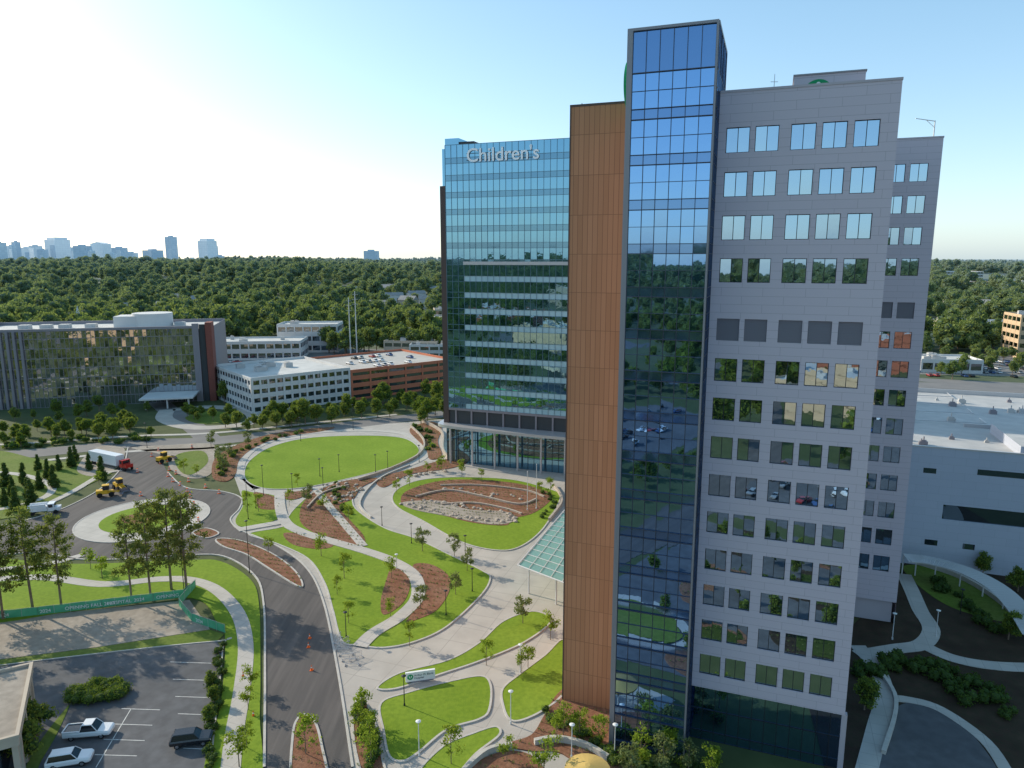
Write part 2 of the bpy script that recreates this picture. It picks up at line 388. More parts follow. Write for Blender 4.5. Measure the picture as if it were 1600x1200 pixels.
sheet('lawn',[(60,1200),(88,1150),(108,1105),(100,1112),(70,1150),(40,1200),(30,1240),(55,1240)],.15,M_lawn2)
def marks(pts,wd=.10,z=.086,name='road_marking'):
    b=B()
    for (a,c) in pts:
        p=Vector(S(*a));q=Vector(S(*c)); d=(q-p).normalized(); nn=Vector((-d.y,d.x))*wd/2
        b.quad([(p.x+nn.x,p.y+nn.y,z),(p.x-nn.x,p.y-nn.y,z),(q.x-nn.x,q.y-nn.y,z),(q.x+nn.x,q.y+nn.y,z)])
    b.obj(name,[M_paint],kind='structure')
marks([((270+i*4,1062+i*27),(332+i*2,1064+i*27)) for i in range(-1,5)]+[((190-i*14,1108+i*24),(250-i*12,1110+i*24)) for i in range(0,4)]+[((205,1108),(150,1200))])
# far left: site lawns, with paths
sheet('lawn',[(-60,818),(0,812),(60,800),(85,782),(140,757),(180,735),(175,715),(150,712),(120,722),(60,718),(0,705),(-60,712)],.14,M_lawn2)
strip('path',[(-30,802),(40,788),(78,772),(75,755),(30,742),(-20,738)],2.0,.18,M_path)
strip('path',[(70,790),(115,768),(160,742),(190,735)],1.8,.18,M_path)
sheet('yard',[(120,735),(150,700),(192,700),(190,722),(160,745)],.17,M_dirtpad)
sheet('planting_bed',[(205,700),(262,696),(330,694),(335,712),(330,740),(300,748),(268,735),(255,712)],.12,M_dirtpad)
sheet('lawn',[(275,712),(315,705),(325,722),(300,742),(280,735)],.16,M_lawn2)
# office forecourt
strip('road',[(262,640),(258,655),(300,668),(370,665),(398,655),(385,642),(330,636),(270,640)],6,.10,M_pave)
sheet('lawn',[(290,652),(330,643),(372,650),(350,660),(310,662)],.15,M_lawn2)
# oval lawn & surrounds
OV=sheet('lawn',[(381,738),(392,718),(425,698),(480,685),(560,681),(625,684),(652,697),(652,712),(620,728),(560,745),(480,762),(420,765),(388,755)],.16,M_lawn,kerb=True)
bed_l=sheet('planting_bed',[(332,745),(338,715),(380,692),(440,676),(520,668),(500,675),(440,684),(398,700),(374,720),(368,742),(352,753)],.2,M_mulch)
sheet('lawn',[(378,768),(395,770),(430,776),(438,795),(433,812),(385,824),(368,815),(380,790)],.16,M_lawn)
bed_m=sheet('planting_bed',[(398,770),(428,777),(437,790),(428,797),(405,795),(400,782)],.2,M_mulch)
bed_n=sheet('planting_bed',[(440,772),(470,768),(492,764),(470,778),(450,781)],.2,M_mulch)
BIG=sheet('lawn',[(388,835),(440,824),(447,812),(462,793),(490,773),(545,768),(556,795),(600,825),(650,842),(700,866),(755,893),(767,905),(752,932),(700,980),(650,1004),(600,1014),(560,1010),(533,1003),(519,955),(506,912),(480,874),(430,850)],.17,M_lawn,kerb=True)
beds=[bed_l,bed_m,bed_n]
for pts in [[(468,806),(475,785),(495,768),(540,752),(590,748),(565,762),(552,780),(530,792),(548,815),(568,838),(568,855),(540,852),(500,838),(474,822)],
            [(443,835),(470,836),(520,852),(498,859),(458,852)],
            [(612,890),(635,895),(640,920),(628,945),(600,962),(595,940),(603,910)],
            [(645,885),(672,883),(700,900),(702,925),(682,955),(650,970),(635,972),(660,940),(665,915)]]:
    beds.append(sheet('planting_bed',pts,.22,M_mulch))
strip('path',[(437,768),(438,795),(447,818),(470,832),(500,842),(570,862),(618,880),(648,902),(652,935),(625,965),(585,990),(562,1012)],2.5,.27,M_path)
strip('path',[(372,829),(400,824),(440,817)],2.4,.24,M_path)
strip('path',[(492,763),(515,793),(540,822),(568,855)],1.9,.28,M_path)
strip('path',[(385,748),(410,768),(437,772),(480,768),(540,752),(600,738),(650,722),(668,706),(655,690),(620,676),(540,673),(450,682),(392,705),(374,738),(400,765)],2.6,.14,M_path)
ISL=sheet('lawn',[(612,778),(625,762),(660,750),(720,746),(800,750),(860,765),(876,775),(868,798),(845,832),(812,856),(775,861),(720,848),(660,815),(622,795)],.17,M_lawn,kerb=True)
bi=sheet('planting_bed',[(640,766),(700,751),(790,754),(850,767),(862,780),(835,802),(800,812),(790,822),(740,818),(690,806),(640,795),(626,783)],.22,M_mulch); beds.append(bi)
BRK=sheet('planting_bed',[(630,786),(690,784),(730,797),(790,801),(805,814),(770,821),(700,808),(645,797)],.27,M_dirtpad)
beds.append(sheet('planting_bed',[(640,672),(672,660),(690,668),(684,690),(690,712),(672,718),(664,700)],.24,M_mulch))
beds.append(sheet('planting_bed',[(590,748),(640,734),(700,718),(730,722),(705,732),(640,742),(600,762)],.2,M_mulch))
# lower lawns
sheet('lawn',[(588,1076),(625,1052),(700,1032),(748,1005),(785,972),(830,956),(860,965),(856,980),(815,1008),(750,1035),(690,1055),(620,1078)],.17,M_lawn,kerb=True)
sheet('lawn',[(594,1100),(640,1082),(700,1066),(752,1057),(768,1072),(766,1110),(750,1126),(700,1142),(655,1178),(630,1192),(607,1184),(598,1145)],.17,M_lawn,kerb=True)
sheet('lawn',[(784,1078),(810,1055),(850,1025),(880,1000),(900,1040),(882,1085),(850,1112),(815,1128),(795,1126),(785,1105)],.17,M_lawn,kerb=True)
sheet('lawn',[(650,1215),(690,1168),(740,1146),(775,1136),(782,1150),(745,1180),(700,1225)],.17,M_lawn,kerb=True)
beds.append(sheet('planting_bed',[(552,1105),(572,1098),(590,1140),(600,1190),(610,1240),(575,1240),(552,1165)],.17,M_mulch,kerb=True))
b2=sheet('planting_bed',[(850,1120),(872,1085),(905,1070),(1000,1110),(1000,1200),(960,1240),(880,1180),(830,1175),(790,1165),(830,1150)],.2,M_mulch); beds.append(b2)
b3=sheet('planting_bed',[(690,1240),(750,1190),(800,1175),(840,1190),(850,1240)],.2,M_mulch); beds.append(b3)
beds.append(sheet('planting_bed',[(336,845),(352,842),(385,848),(430,868),(462,893),(474,915),(462,916),(420,890),(385,868),(350,856)],.2,M_mulch,kerb=True))
sheet('planting_bed',[(300,834),(322,826),(343,834),(322,842)],.2,M_mulch,kerb=True)
beds.append(sheet('planting_bed',[(457,1240),(456,1150),(466,1122),(480,1118),(494,1130),(504,1165),(514,1240)],.2,M_mulch,kerb=True))
# shaded garden east of the tower
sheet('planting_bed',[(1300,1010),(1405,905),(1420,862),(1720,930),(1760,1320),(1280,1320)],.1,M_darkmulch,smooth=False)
strip('path',[(1412,898),(1425,925),(1438,955),(1455,985),(1440,1008),(1400,1015),(1340,1025)],2.6,.17,M_path)
strip('path',[(1440,1008),(1490,1030),(1560,1042),(1660,1045)],2.4,.165,M_path)
strip('path',[(1340,1010),(1372,1050),(1382,1090),(1370,1140),(1350,1220)],2.4,.175,M_path)
strip('path',[(1382,1092),(1420,1095),(1470,1110),(1540,1160),(1580,1220)],1.5,.18,M_path)
sheetw('road',cr([S(1370,1170),S(1395,1110),(S(1450,1100)),S(1520,1150),S(1560,1240),S(1380,1240)]),.15,M_asph2)
sheet('lawn',[(1412,885),(1480,892),(1560,930),(1600,975),(1500,955),(1440,920)],.14,M_lawn2)
def lot(pts,mat=M_asph3,z=.05,name='car_park'): 
    sheetw(name,pts,z,mat)
lot([(140,255),(270,235),(290,330),(150,350)])
lot([(190,370),(340,350),(360,430),(200,450)],z=.05)
lot([(-200,400),(-110,395),(-80,470),(-190,480)],z=.05)
stripw('road',[(20,480),(120,400),(230,340),(420,300)],12,.06,M_asph3)
# invented grounds beneath and behind the viewpoint, laid out for the glass to reflect
lot([(-110,-30),(-45,-30),(-50,-110),(-120,-120)],M_asph2,.05)
lot([(-14,-2),(24,-4),(30,-60),(-12,-60)],M_asph2,.045,'car_park')
lot([(-220,-20),(-140,-10),(-130,-90),(-230,-110)],M_asph2,.048)
stripw('road',[(-500,-160),(-200,-170),(0,-165),(300,-190)],12,.06,M_asph2)
lot([(-330,-220),(-200,-220),(-190,-300),(-340,-310)],M_asph2,.05)
sheetw('lawn',circ(-62,24,15,e=.8),.14,M_lawn)
stripw('path',[tuple(p) for p in circ(-62,24,18,n=12,e=.8)],2.5,.1,M_path,closed=True)
sheetw('road',[(-12,66),(44,52),(40,4),(-12,4)],.05,M_asph2)  # dark paving added here to keep the lower window reflections dark
for k,(ox,oy,r_,e_) in enumerate([(14,56,6,.6),(28,48,7,.8),(6,34,7,.8),(22,30,8,.7),(36,30,5,1.2),(2,16,6,.9),(18,12,7,.6)]):
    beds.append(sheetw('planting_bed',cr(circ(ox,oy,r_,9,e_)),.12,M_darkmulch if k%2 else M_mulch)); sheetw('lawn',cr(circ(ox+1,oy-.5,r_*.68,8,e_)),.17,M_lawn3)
sheetw('lawn',cr(circ(-2,50,9,12,.6)),.15,M_lawn2); stripw('path',circ(-2,50,10.4,12,.62),1.8,.12,M_path,closed=True)
stripw('road',[(48,70),(46,30),(40,0),(34,-60),(20,-160)],7,.06,M_asph2)

# ---------------------------------------------------------------- buildings
A=rad(-20)
tower=top('hospital_tower','tall pale panelled hospital tower with terracotta bay and glazed corner','building',(12.1,79.4,0),A)
def wallgrid(b,x0,x1,z0,z1,cols,rows,y,depth=.28,mi=0):
    xb=[x0]+[c for p in cols for c in p]+[x1]; zb=[z0]+[c for p in rows for c in p]+[z1]
    for i in range(len(xb)-1):
        for j in range(len(zb)-1):
            if i%2==1 and j%2==1:
                xa,xc,za,zc=xb[i],xb[i+1],zb[j],zb[j+1]
                b.quad([(xa,y,za),(xa,y+depth,za),(xa,y+depth,zc),(xa,y,zc)],mi)
                b.quad([(xc,y,za),(xc,y,zc),(xc,y+depth,zc),(xc,y+depth,za)],mi)
                b.quad([(xa,y,za),(xc,y,za),(xc,y+depth,za),(xa,y+depth,za)],mi)
                b.quad([(xa,y,zc),(xa,y+depth,zc),(xc,y+depth,zc),(xc,y,zc)],mi)
                continue
            b.quad([(xb[i],y,zb[j]),(xb[i+1],y,zb[j]),(xb[i+1],y,zb[j+1]),(xb[i],y,zb[j+1])],mi)
def curtain(b,x0,x1,zb,y,pw,ry,mi_v=0,mi_s=1,axis='x',tilt=.002,pat=None):
    n=max(1,round((x1-x0)/pw)); w=(x1-x0)/n
    for j in range(len(zb)-1):
        for i in range(n):
            xa=x0+i*w; xc=xa+w; za,zc=zb[j],zb[j+1]
            tx=R.gauss(0,tilt)*w; tz=R.gauss(0,tilt)*(zc-za)
            mi=mi_s if (pat and pat(j,xa)) else mi_v
            if axis=='x': q=[(xa,y+.03,za),(xc,y+.03+tx,za),(xc,y+.03+tx+tz,zc),(xa,y+.03+tz,zc)]
            else: q=[(y+.03*ry,xa,za),(y+.03*ry+tx,xc,za),(y+.03*ry+tx+tz,xc,zc),(y+.03*ry+tz,xa,zc)]
            b.quad(q,mi)
def mullions(b,x0,x1,zb,y,pw,t=.07,d=.08,axis='x',mi=0,floor_t=.12,sgn=-1,every=1):
    n=max(1,round((x1-x0)/pw)); w=(x1-x0)/n
    for i in range(0,n+1,every):
        x=x0+i*w
        if axis=='x': b.box(x-t/2,y-d,zb[0],x+t/2,y+.02,zb[-1],mi)
        else: b.box(min(y,y+sgn*d),x-t/2,zb[0],max(y,y+sgn*d),x+t/2,zb[-1],mi)
    for z in zb:
        if axis=='x': b.box(x0,y-d*.7,z-floor_t/2,x1,y+.02,z+floor_t/2,mi)
        else: b.box(min(y,y+sgn*d*.7),x0,z-floor_t/2,max(y,y+sgn*d*.7),x1,z+floor_t/2,mi)
rowsz=[72.6,67.95,63.3,58.65,52.0,47.4,42.8,38.2,33.6,29.0,24.3,19.7,15.1,10.5]
X0=9.2; WX=9.04
cols=[(WX+a,WX+c) for a,c in ((1.03,3.49),(4.03,6.43),(7.61,10.07),(10.65,13.04),(13.66,16.05))]
rows=sorted([(z-(1.35 if i!=4 else 1.25),z+(1.3 if i!=4 else 1.25)) for i,z in enumerate(rowsz)])
ZB=7.3; ZT=77.5; XR=WX+17.7
b=B()
wallgrid(b,X0,XR,ZB,ZT,cols,rows,5.0)
b.quad([(XR,5,ZB),(XR,45,ZB),(XR,45,ZT),(XR,5,ZT)],0)
b.quad([(X0,5,ZB),(X0,45,ZB),(XR,45,ZB),(XR,5,ZB)],0)
b.box(X0,5.5,ZB+.3,XR-.5,45,ZT-1.2,1,top=2)
b.box(X0-.02,4.94,ZT,XR+.06,5.5,ZT+.25,1)
b.box(XR-.5,5.5,ZT-1,XR+.06,45,ZT+.25,1)
X2R=38.1; Y2=45.3; ZT2=77.4
cols2=[(X2R-4.0,X2R-1.6),(X2R-7.0,X2R-4.6),(X2R-10.6,X2R-8.2)]; cols2=sorted(cols2)
wallgrid(b,XR-.5,X2R,4.0,ZT2,cols2,rows,Y2)
b.quad([(X2R,Y2,0),(X2R,Y2+30,0),(X2R,Y2+30,ZT2),(X2R,Y2,ZT2)],0)
b.quad([(X2R,Y2+30,0),(X0,Y2+30,0),(X0,Y2+30,ZT2),(X2R,Y2+30,ZT2)],0)
b.box(X0,Y2+.5,.2,X2R-.5,Y2+29.5,ZT2-1,1,top=2)
b.box(XR-.4,Y2-.06,ZT2,X2R+.06,Y2+.5,ZT2+.25,1)
b.obj('wall',[M_wall,M_wallside,M_roof],tower)
def winmesh(w,h,gm=M_glass2):
    b=B()
    xs_=[-w/2,0,w/2]
    for i in range(2):
        tx=R.gauss(0,.008);tz=R.gauss(0,.022)
        b.quad([(xs_[i],0,-h/2),(xs_[i+1],tx,-h/2),(xs_[i+1],tx+tz,h/2),(xs_[i],tz,h/2)],0)
    return b.mesh('window_pane',[gm])
def framemesh(w,h):
    b=B();t=.07
    b.box(-w/2,-.07,-h/2,-w/2+t,.02,h/2);b.box(w/2-t,-.07,-h/2,w/2,.02,h/2)
    b.box(-w/2+t,-.07,-h/2,w/2-t,.02,-h/2+t);b.box(-w/2+t,-.07,h/2-t,w/2-t,.02,h/2)
    b.box(-.035,-.07,-h/2+t,.035,.02,h/2-t)
    return b.mesh('window_frame',[M_frame])
fm=framemesh(2.43,2.65)
wms=[winmesh(2.43,2.65) for i in range(24)]
b=B(); b.box(-1.22,.05,-1.25,1.22,.08,1.25)
for k in range(14):
    z=-1.2+k*.175; b.quad([(-1.22,-.06,z),(1.22,-.06,z),(1.22,.05,z+.15),(-1.22,.05,z+.15)])
lm=b.mesh('louver',[M_louv])
for (cl,yy) in ((cols,5.0),(cols2[1:],Y2),(cols2[:1],Y2)):
    for ci,(a,c) in enumerate(cl):
        for ri,z in enumerate(rowsz):
            xc=(a+c)/2; sx=(c-a)/2.43
            if ri==4:
                meshobj('louver',lm,tower,(xc,yy+.16,z),0,(sx,1,1)); continue
            w=meshobj('window',R.choice(wms),tower,(xc,yy+.23,z-.025),0,(sx,1,1))
            meshobj('frame',fm,w)
b=B(); zb=[0,1.2,4.2,7.2]
curtain(b,X0,XR,zb,5.3,1.5,1); 
curtain(b,5.3,40,zb,XR-.15,1.5,1,axis='y')
b.obj('storefront_glazing',[M_glass,M_span],tower)
b=B(); mullions(b,X0,XR,zb,5.3,1.5); mullions(b,5.3,40,zb,XR-.15,1.5,axis='y',sgn=1)
b.obj('storefront_frame',[M_mull],tower)
b=B(); b.box(XR-.3,5.2,0,XR+.3,5.8,7.29); b.obj('corner_column',[M_wallside],tower)
# --- glazed corner tower
GT=83.2
zb=[0]
fl=[1.05,1.8,1.8]
while zb[-1]<GT-5: 
    for k in fl: zb.append(zb[-1]+k)
zb=[q for q in zb if q<GT-1.0]+[GT]
b=B()
pat=lambda j,x:(j%3==0)
curtain(b,.6,9.0,zb,0,1.4,1,pat=pat,tilt=.004)
curtain(b,0.25,12,zb,9.2,1.4,1,axis='y',pat=pat)
b.obj('curtain_wall',[M_glass,M_span],tower)
b=B(); mullions(b,.6,9.0,zb,0,1.4,t=.055,d=.1,floor_t=.05); mullions(b,.25,12,zb,9.2,1.4,axis='y',sgn=1,t=.06,floor_t=.07)
for j in range(0,len(zb)-1,3):
    b.box(.6,-.16,zb[j]-.045,9.0,-.08,zb[j]+.045); b.box(.6,-.15,zb[j+1]-.035,9.0,-.08,zb[j+1]+.035)
b.obj('mullion_grid',[M_mullB],tower)
b=B(); b.box(0,-.15,0,.58,.6,GT+.3); b.box(9.0,-.17,0,9.2,.24,GT+.3)
b.box(.58,-.15,GT,9.0,.25,GT+.3); b.box(9.0,.24,GT,9.28,12,GT+.3)
b.obj('corner_trim',[M_trim],tower)
b=B(); b.box(0.01,.6,0,.3,12,GT+.3); b.box(.3,11.7,0,9.0,12,GT+.3); b.box(.3,.6,GT-1.2,9.0,11.7,GT-1.0)
b.obj('side_wall',[M_wallside],tower)
# --- terracotta bay
b=B()
b.quad([(-8,6.9,0),(0,6.9,0),(0,6.9,77.6),(-8,6.9,77.6)],0)
b.quad([(-8,34,0),(-8,6.9,0),(-8,6.9,77.6),(-8,34,77.6)],0)
b.quad([(-8,34,0),(-8,34,77.6),(9.2,34,77.6),(9.2,34,0)],0)
b.box(-7.9,7,76.0,9.1,33.9,76.4,1)
b.obj('terracotta_cladding',[M_terra,M_roof],tower)
b=B(); b.box(-8.06,6.84,77.6,0,7.3,77.85); b.box(-8.06,7.3,77.6,-7.6,34,77.85); b.box(-8.05,6.83,0,-7.9,6.9,77.59)
b.obj('coping',[M_brown],tower)
b=B(); b.box(WX+7.6,8,ZT-1.2,WX+14.6,24,79.3,0); b.box(WX+7.5,7.9,79.3,WX+14.7,24.1,79.45,1)
b.obj('penthouse',[M_wall,M_trim],tower)
def disc(name,r,t,mat,parent,loc,rotx=math.pi/2,rotz=0):
    b=B(); b.tube((0,0,0),(0,0,t),r,r,40)
    o=b.obj(name,[mat],parent); o.location=loc; o.rotation_euler=(rotx,0,rotz); return o
def tw(lx,ly,z): 
    return (12.1+lx*math.cos(A)-ly*math.sin(A), 79.4+lx*math.sin(A)+ly*math.cos(A), z)
em=top('building_emblem','round green emblem disc with white leaf shapes on roof screen','sign',tw(WX+10.0,6.8,77.0),A)
disc('disc',1.5,.3,M_green,em,(0,0,0))
b=B()
for s_ in (-1,1):
    b.add([(s_*.1,-.33,-.3),(s_*.6,-.33,.3),(s_*.8,-.33,1.0),(s_*.3,-.33,.75)],[(0,1,2,3)])
b.tube((0,-.31,1.0),(0,-.35,1.0),.22,.22,16)
b.obj('emblem_mark',[M_white],em)
em2=top('building_emblem','round green emblem disc fixed to the side of the glazed corner','sign',tw(-.1,3.6,78.6),A)
disc('disc',2.6,.42,M_green,em2,(0,0,0),rotx=math.pi/2,rotz=-math.pi/2)
b=B()
for s_ in (-1,1): b.add([(-.45,s_*.2,-1.0),(-.45,s_*1.0,.2),(-.45,s_*1.2,1.3),(-.45,s_*.5,.8)],[(0,1,2,3)])
b.obj('emblem_mark',[M_white],em2)
b=B(); b.tube((0,0,0),(0,0,3.4),.05,.03); b.tube((-.4,0,2.6),(.4,0,2.6),.03,.03); b.box(-.25,-.25,-.5,.25,.25,.1)
b.obj('roof_antenna',[M_polew],loc=tw(WX+5.6,8,76.3),label='thin white antenna mast standing on the tower roof',category='antenna')
b=B(); b.tube((0,0,-.5),(0,0,3.2),.1,.08); b.tube((0,0,3.1),(-3.2,-.5,3.4),.07,.05); b.tube((0,0,2.2),(-1.4,-.2,3.2),.04,.04); b.box(-.5,-.5,-.6,.5,.5,0)
b.obj('roof_davit',[M_polew],loc=tw(X2R-1.0,Y2+2,77.0),label='white steel davit arm on the rear wing roof',category='crane')
b=B(); b.tube((0,0,-.4),(0,0,1.0),.05,.05); b.box(-.12,-.12,.6,.12,.12,.8)
b.obj('roof_vent',[M_brown],loc=tw(-6.9,8,77.2),label='small roof vent pipe on the terracotta bay',category='vent')
# glass canopy at terracotta base
can=top('entrance_canopy','pale green glass entrance canopy on slim steel columns beside tower','canopy')
cz=6.0
pc=[S(884,796,cz),S(809,884,cz),S(846,896,cz),S(882,912,cz),S(940,900,cz),S(945,804,cz)]
b=B(); b.quad([(x,y,cz+.06) for x,y in pc]); b.quad([(x,y,cz) for x,y in pc][::-1])
b.obj('glass_roof',[M_canopy],can)
b=B()
pa,pb,pd,pe=[Vector(p) for p in (pc[0],pc[1],pc[5],pc[3])]
for k in range(13):
    t=k/12; p=pa.lerp(pb,t); q=pd.lerp(pe,t); r_=.13 if k in (0,12) else .07; b.tube((p.x,p.y,cz+.14),(q.x,q.y,cz+.14),r_,r_,6)
for k in range(5):
    t=k/4; p=pa.lerp(pd,t*.95); q=pb.lerp(pe,t*.95); r_=.14 if k==0 else .06; b.tube((p.x,p.y,cz+.15),(q.x,q.y,cz+.15),r_,r_,6)
for k in range(4):
    t=.1+k*.27; p=pa.lerp(pb,t); q=pd.lerp(pe,t); b.tube((p.x,p.y,cz-.3),(q.x,q.y,cz-.3),.16,.16,6)
b.obj('roof_beam',[M_polew],can)
for t in (.08,.5,.92):
    for s_ in (.15,.75):
        p=pa.lerp(pb,t).lerp(pd.lerp(pe,t),s_); b=B(); b.tube((p.x,p.y,0),(p.x,p.y,cz-.2),.15,.15,10); b.obj('column',[M_polew],can)

# --- glass tower
CO=(-18.8,207,0)
ct=top('glass_hospital_tower','tall blue green glass hospital tower with rooftop lettering and curved canopy','building',CO,A)
zb=[16.2]
while zb[-1]<86: zb+= [zb[-1]+1.55, zb[-1]+4.65]
zb=[q for q in zb if q<89]+[91]
b=B()
zl=[q for q in zb if q<=58]; zh=[q for q in zb if q>=zl[-1]]
curtain(b,0,5.4,zl,0,1.8,1,pat=lambda j,x:False,tilt=.003)
curtain(b,5.4,60,zl,0,1.82,1,pat=lambda j,x:(j%2==0),mi_s=2,tilt=.003)
curtain(b,0,60,zh,0,1.8,1,pat=lambda j,x:((j+len(zl)-1)%2==0),mi_s=1,tilt=.003)
b.obj('curtain_wall',[M_glassC,M_spanC,M_spanL],ct)
b=B(); mullions(b,0,60,zb,0,1.8,t=.07,d=.12,floor_t=.1); b.box(5.3,-.35,58.1,60,0,59.0,1)
b.obj('mullion_grid',[M_mullL,M_fin],ct)
b=B(); b.box(-2.3,3,0,0,22,90.5,0); b.box(0,.2,16.2,60,30,90.0,2,top=1); b.box(-2.3,5,90.5,2.0,12,93.6,0); b.box(2.0,5.5,90.0,6.5,12,92.6,3)
b.box(7,8,90.0,30,24,91.0,2)
b.obj('side_volume',[M_glassC,M_roof,M_wallside,M_dark],ct)
b=B(); b.box(-1.7,-.1,10,-.02,3,80,0); b.obj('dark_pier',[M_brown],ct)
b=B(); b.box(0,.3,11.5,60,29,16.2,0)
for k in range(12): b.box(2+k*5,.0,11.5,2.5+k*5,.3,16.2,1)
b.box(0,-.1,15.5,60,.28,16.2,1)
b.obj('service_floor_band',[M_dark,M_louv],ct)
b=B()
arc=cr([(-3.5,4),(-3.3,0),(-2,-2.5),(4,-4),(14,-4.8),(30,-5.2),(60,-5.4)],False,6)
za,zc=10.7,11.5
for i in range(len(arc)-1):
    p,q=arc[i],arc[i+1]
    b.quad([(p[0],p[1],za),(q[0],q[1],za),(q[0],q[1],zc),(p[0],p[1],zc)]); 
    b.quad([(p[0],p[1],zc),(q[0],q[1],zc),(q[0],5,zc),(p[0],5,zc)]); b.quad([(p[0],5,za),(q[0],5,za),(q[0],q[1],za),(p[0],p[1],za)])
b.obj('canopy_slab',[M_fin],ct)
b=B(); curtain(b,0,60,[0,3.6,7.2,10.6],-1.6,1.8,1); b.box(0,-1.4,0,60,28,10.55,1)
b.obj('lobby_glazing',[M_glassC,M_dark],ct)
b=B(); mullions(b,0,60,[0,3.6,7.2,10.6],-1.6,1.8,t=.1,d=.12); b.obj('lobby_frame',[M_mull],ct)
for k in range(8):
    b=B(); b.tube((2+7*k,-3.6,0),(2+7*k,-3.6,10.6),.3,.3,12); b.obj('column',[M_fin],ct)
def text(name,s_,size,ext,mat,parent=None,loc=(0,0,0),rot=(math.pi/2,0,0),width=None,align='LEFT',off=0):
    cu=bpy.data.curves.new(name,'FONT'); cu.body=s_; cu.size=size; cu.extrude=ext; cu.align_x=align; cu.offset=off
    o=bpy.data.objects.new(name+'_tmp',cu); COL.objects.link(o)
    bpy.context.view_layer.update()
    dg=bpy.context.evaluated_depsgraph_get()
    me=bpy.data.meshes.new_from_object(o.evaluated_get(dg)); bpy.data.objects.remove(o); bpy.data.curves.remove(cu)
    me.materials.clear(); me.materials.append(mat); me.name=name
    o=bpy.data.objects.new(name,me); COL.objects.link(o); o.rotation_euler=rot; o.location=loc
    if parent: o.parent=parent
    if width:
        wdt=max(v.co.x for v in me.vertices)-min(v.co.x for v in me.vertices); o.scale=(width/wdt,1,1)
    return o
def lw(o,ang,lx,ly,z): return (o[0]+lx*math.cos(ang)-ly*math.sin(ang),o[1]+lx*math.sin(ang)+ly*math.cos(ang),z)
sg=top('building_sign','large pale rooftop letters reading Children\'s on glass tower','sign',lw(CO,A,6.6,-.3,86.2),A)
text('lettering',"Children's",5.1,.05,M_letter,sg,(0,0,0),width=21,off=.045)
b=B(); b.box(0,.08,.4,21,.26,.5); b.box(0,.08,2.2,21,.26,2.3); b.obj('mounting_rail',[M_mull],sg)

def banded(name,label,cat,o,ang,w,d,h,floors,wall,gl,roof,pier=6,base=0,roofstuff=True,wf=.5,group=None,z0=0):
    e=top(name,label,cat,(o[0],o[1],z0),ang,group)
    b=B(); b.box(.35,.35,0,w-.35,d-.35,h-.6,0,top=1); 
    fh=(h-base)/floors
    for k in range(floors+1):
        za=base+k*fh-fh*(1-wf)/2 if k else 0; zc=min(h,base+k*fh+fh*(1-wf)/2)
        if k==floors: zc=h+.4
        b.box(0,0,za,w,.35,zc,0); b.box(0,d-.35,za,w,d,zc,0); b.box(0,.35,za,.35,d-.35,zc,0); b.box(w-.35,.35,za,w,d-.35,zc,0)
    n=max(1,int(w/pier))
    for i in range(n+1):
        x=i*(w-.8)/n; b.box(x,-.12,0,x+.8,0,h,0); 
    n=max(1,int(d/pier))
    for i in range(n+1):
        y=i*(d-.8)/n; b.box(-.12,y,0,0,y+.8,h,0); b.box(w,y,0,w+.12,y+.8,h,0)
    b.obj('wall',[wall,roof],e)
    for k in range(floors):
        za=base+k*fh+fh*(1-wf)/2; zc=base+(k+1)*fh-fh*(1-wf)/2
        b=B(); curtain(b,.35,w-.35,[za,zc],.2,pier/2,1,tilt=.01)
        curtain(b,.35,d-.35,[za,zc],.2,pier/2,1,axis='y',tilt=.01); curtain(b,.35,d-.35,[za,zc],w-.25,pier/2,1,axis='y',tilt=.01)
        b.obj('window_band',[gl],e)
    if roofstuff:
        for k in range(R.randint(3,6)):
            b=B(); x=R.uniform(.1,.8)*w; y=R.uniform(.2,.75)*d; s_=R.uniform(1.2,3); b.box(x,y,h-.6,x+s_*1.6,y+s_,h+R.uniform(.8,1.8)); b.box(x+.2,y+.2,h+1.8,x+s_,y+s_-.2,h+1.95)
            b.obj('roof_unit',[M_roof],e)
    return e
# office left
oa=rad(14)
of=top('office_building','mirrored glass office block with dark red end pier and white penthouse','building',(-129,298,0),oa)
b=B(); zb=[0]+[4.0*k for k in range(1,8)]+[31]
curtain(b,-90,-5.2,zb,0,1.6,1,tilt=.02)
b.obj('curtain_wall',[M_glassO],of)
b=B(); mullions(b,-90,-5.2,zb,0,1.6,t=.12,d=.14,floor_t=.22)
b.obj('mullion_grid',[M_louv],of)
b=B(); b.box(-90,.3,0,2.5,38,30.6,0,top=1); b.box(-90,-.3,31,-5,1.0,32.0,2); b.box(-90,37.5,30.6,2.5,38,32.0,2); b.box(-91,-.5,0,-90,38,32.1,2)
for k in range(6): b.box(-81+k*2.4,-.9,0,-80.1+k*2.4,-.15,31,2)
b.obj('wall',[M_beige,M_roofw,M_louv],of)
b=B(); b.box(-5.1,-1.2,0,-2.6,.2,33.0,0); b.box(.1,-1.6,0,2.6,5.0,33.4,1); b.box(-2.4,-.6,0,-.2,.2,32.6,2); b.box(2.5,5.0,0,2.7,37.4,31.6,0)
b.obj('end_pier',[M_louv,M_brick,M_dark],of)
b=B(); b.tube((-24,18,30.6),(-24,18,36.5),8,8,32); b.box(-38,12,30.6,-24,24,35.5)
b.obj('penthouse',[M_whitew],of)
for x in (-60,-50,-75,-15,-67):
    b=B(); b.box(x,15,30.6,x+4,19,32.4); b.obj('roof_unit',[M_roof],of)
b=B(); b.box(-24,-16,4,-4,-.4,4.6); b.obj('entrance_canopy',[M_whitew],of)
for x in (-22,-14,-6):
    b=B(); b.tube((x,-14.5,0),(x,-14.5,4),.35,.35,10); b.obj('column',[M_whitew],of)
ga=rad(40)
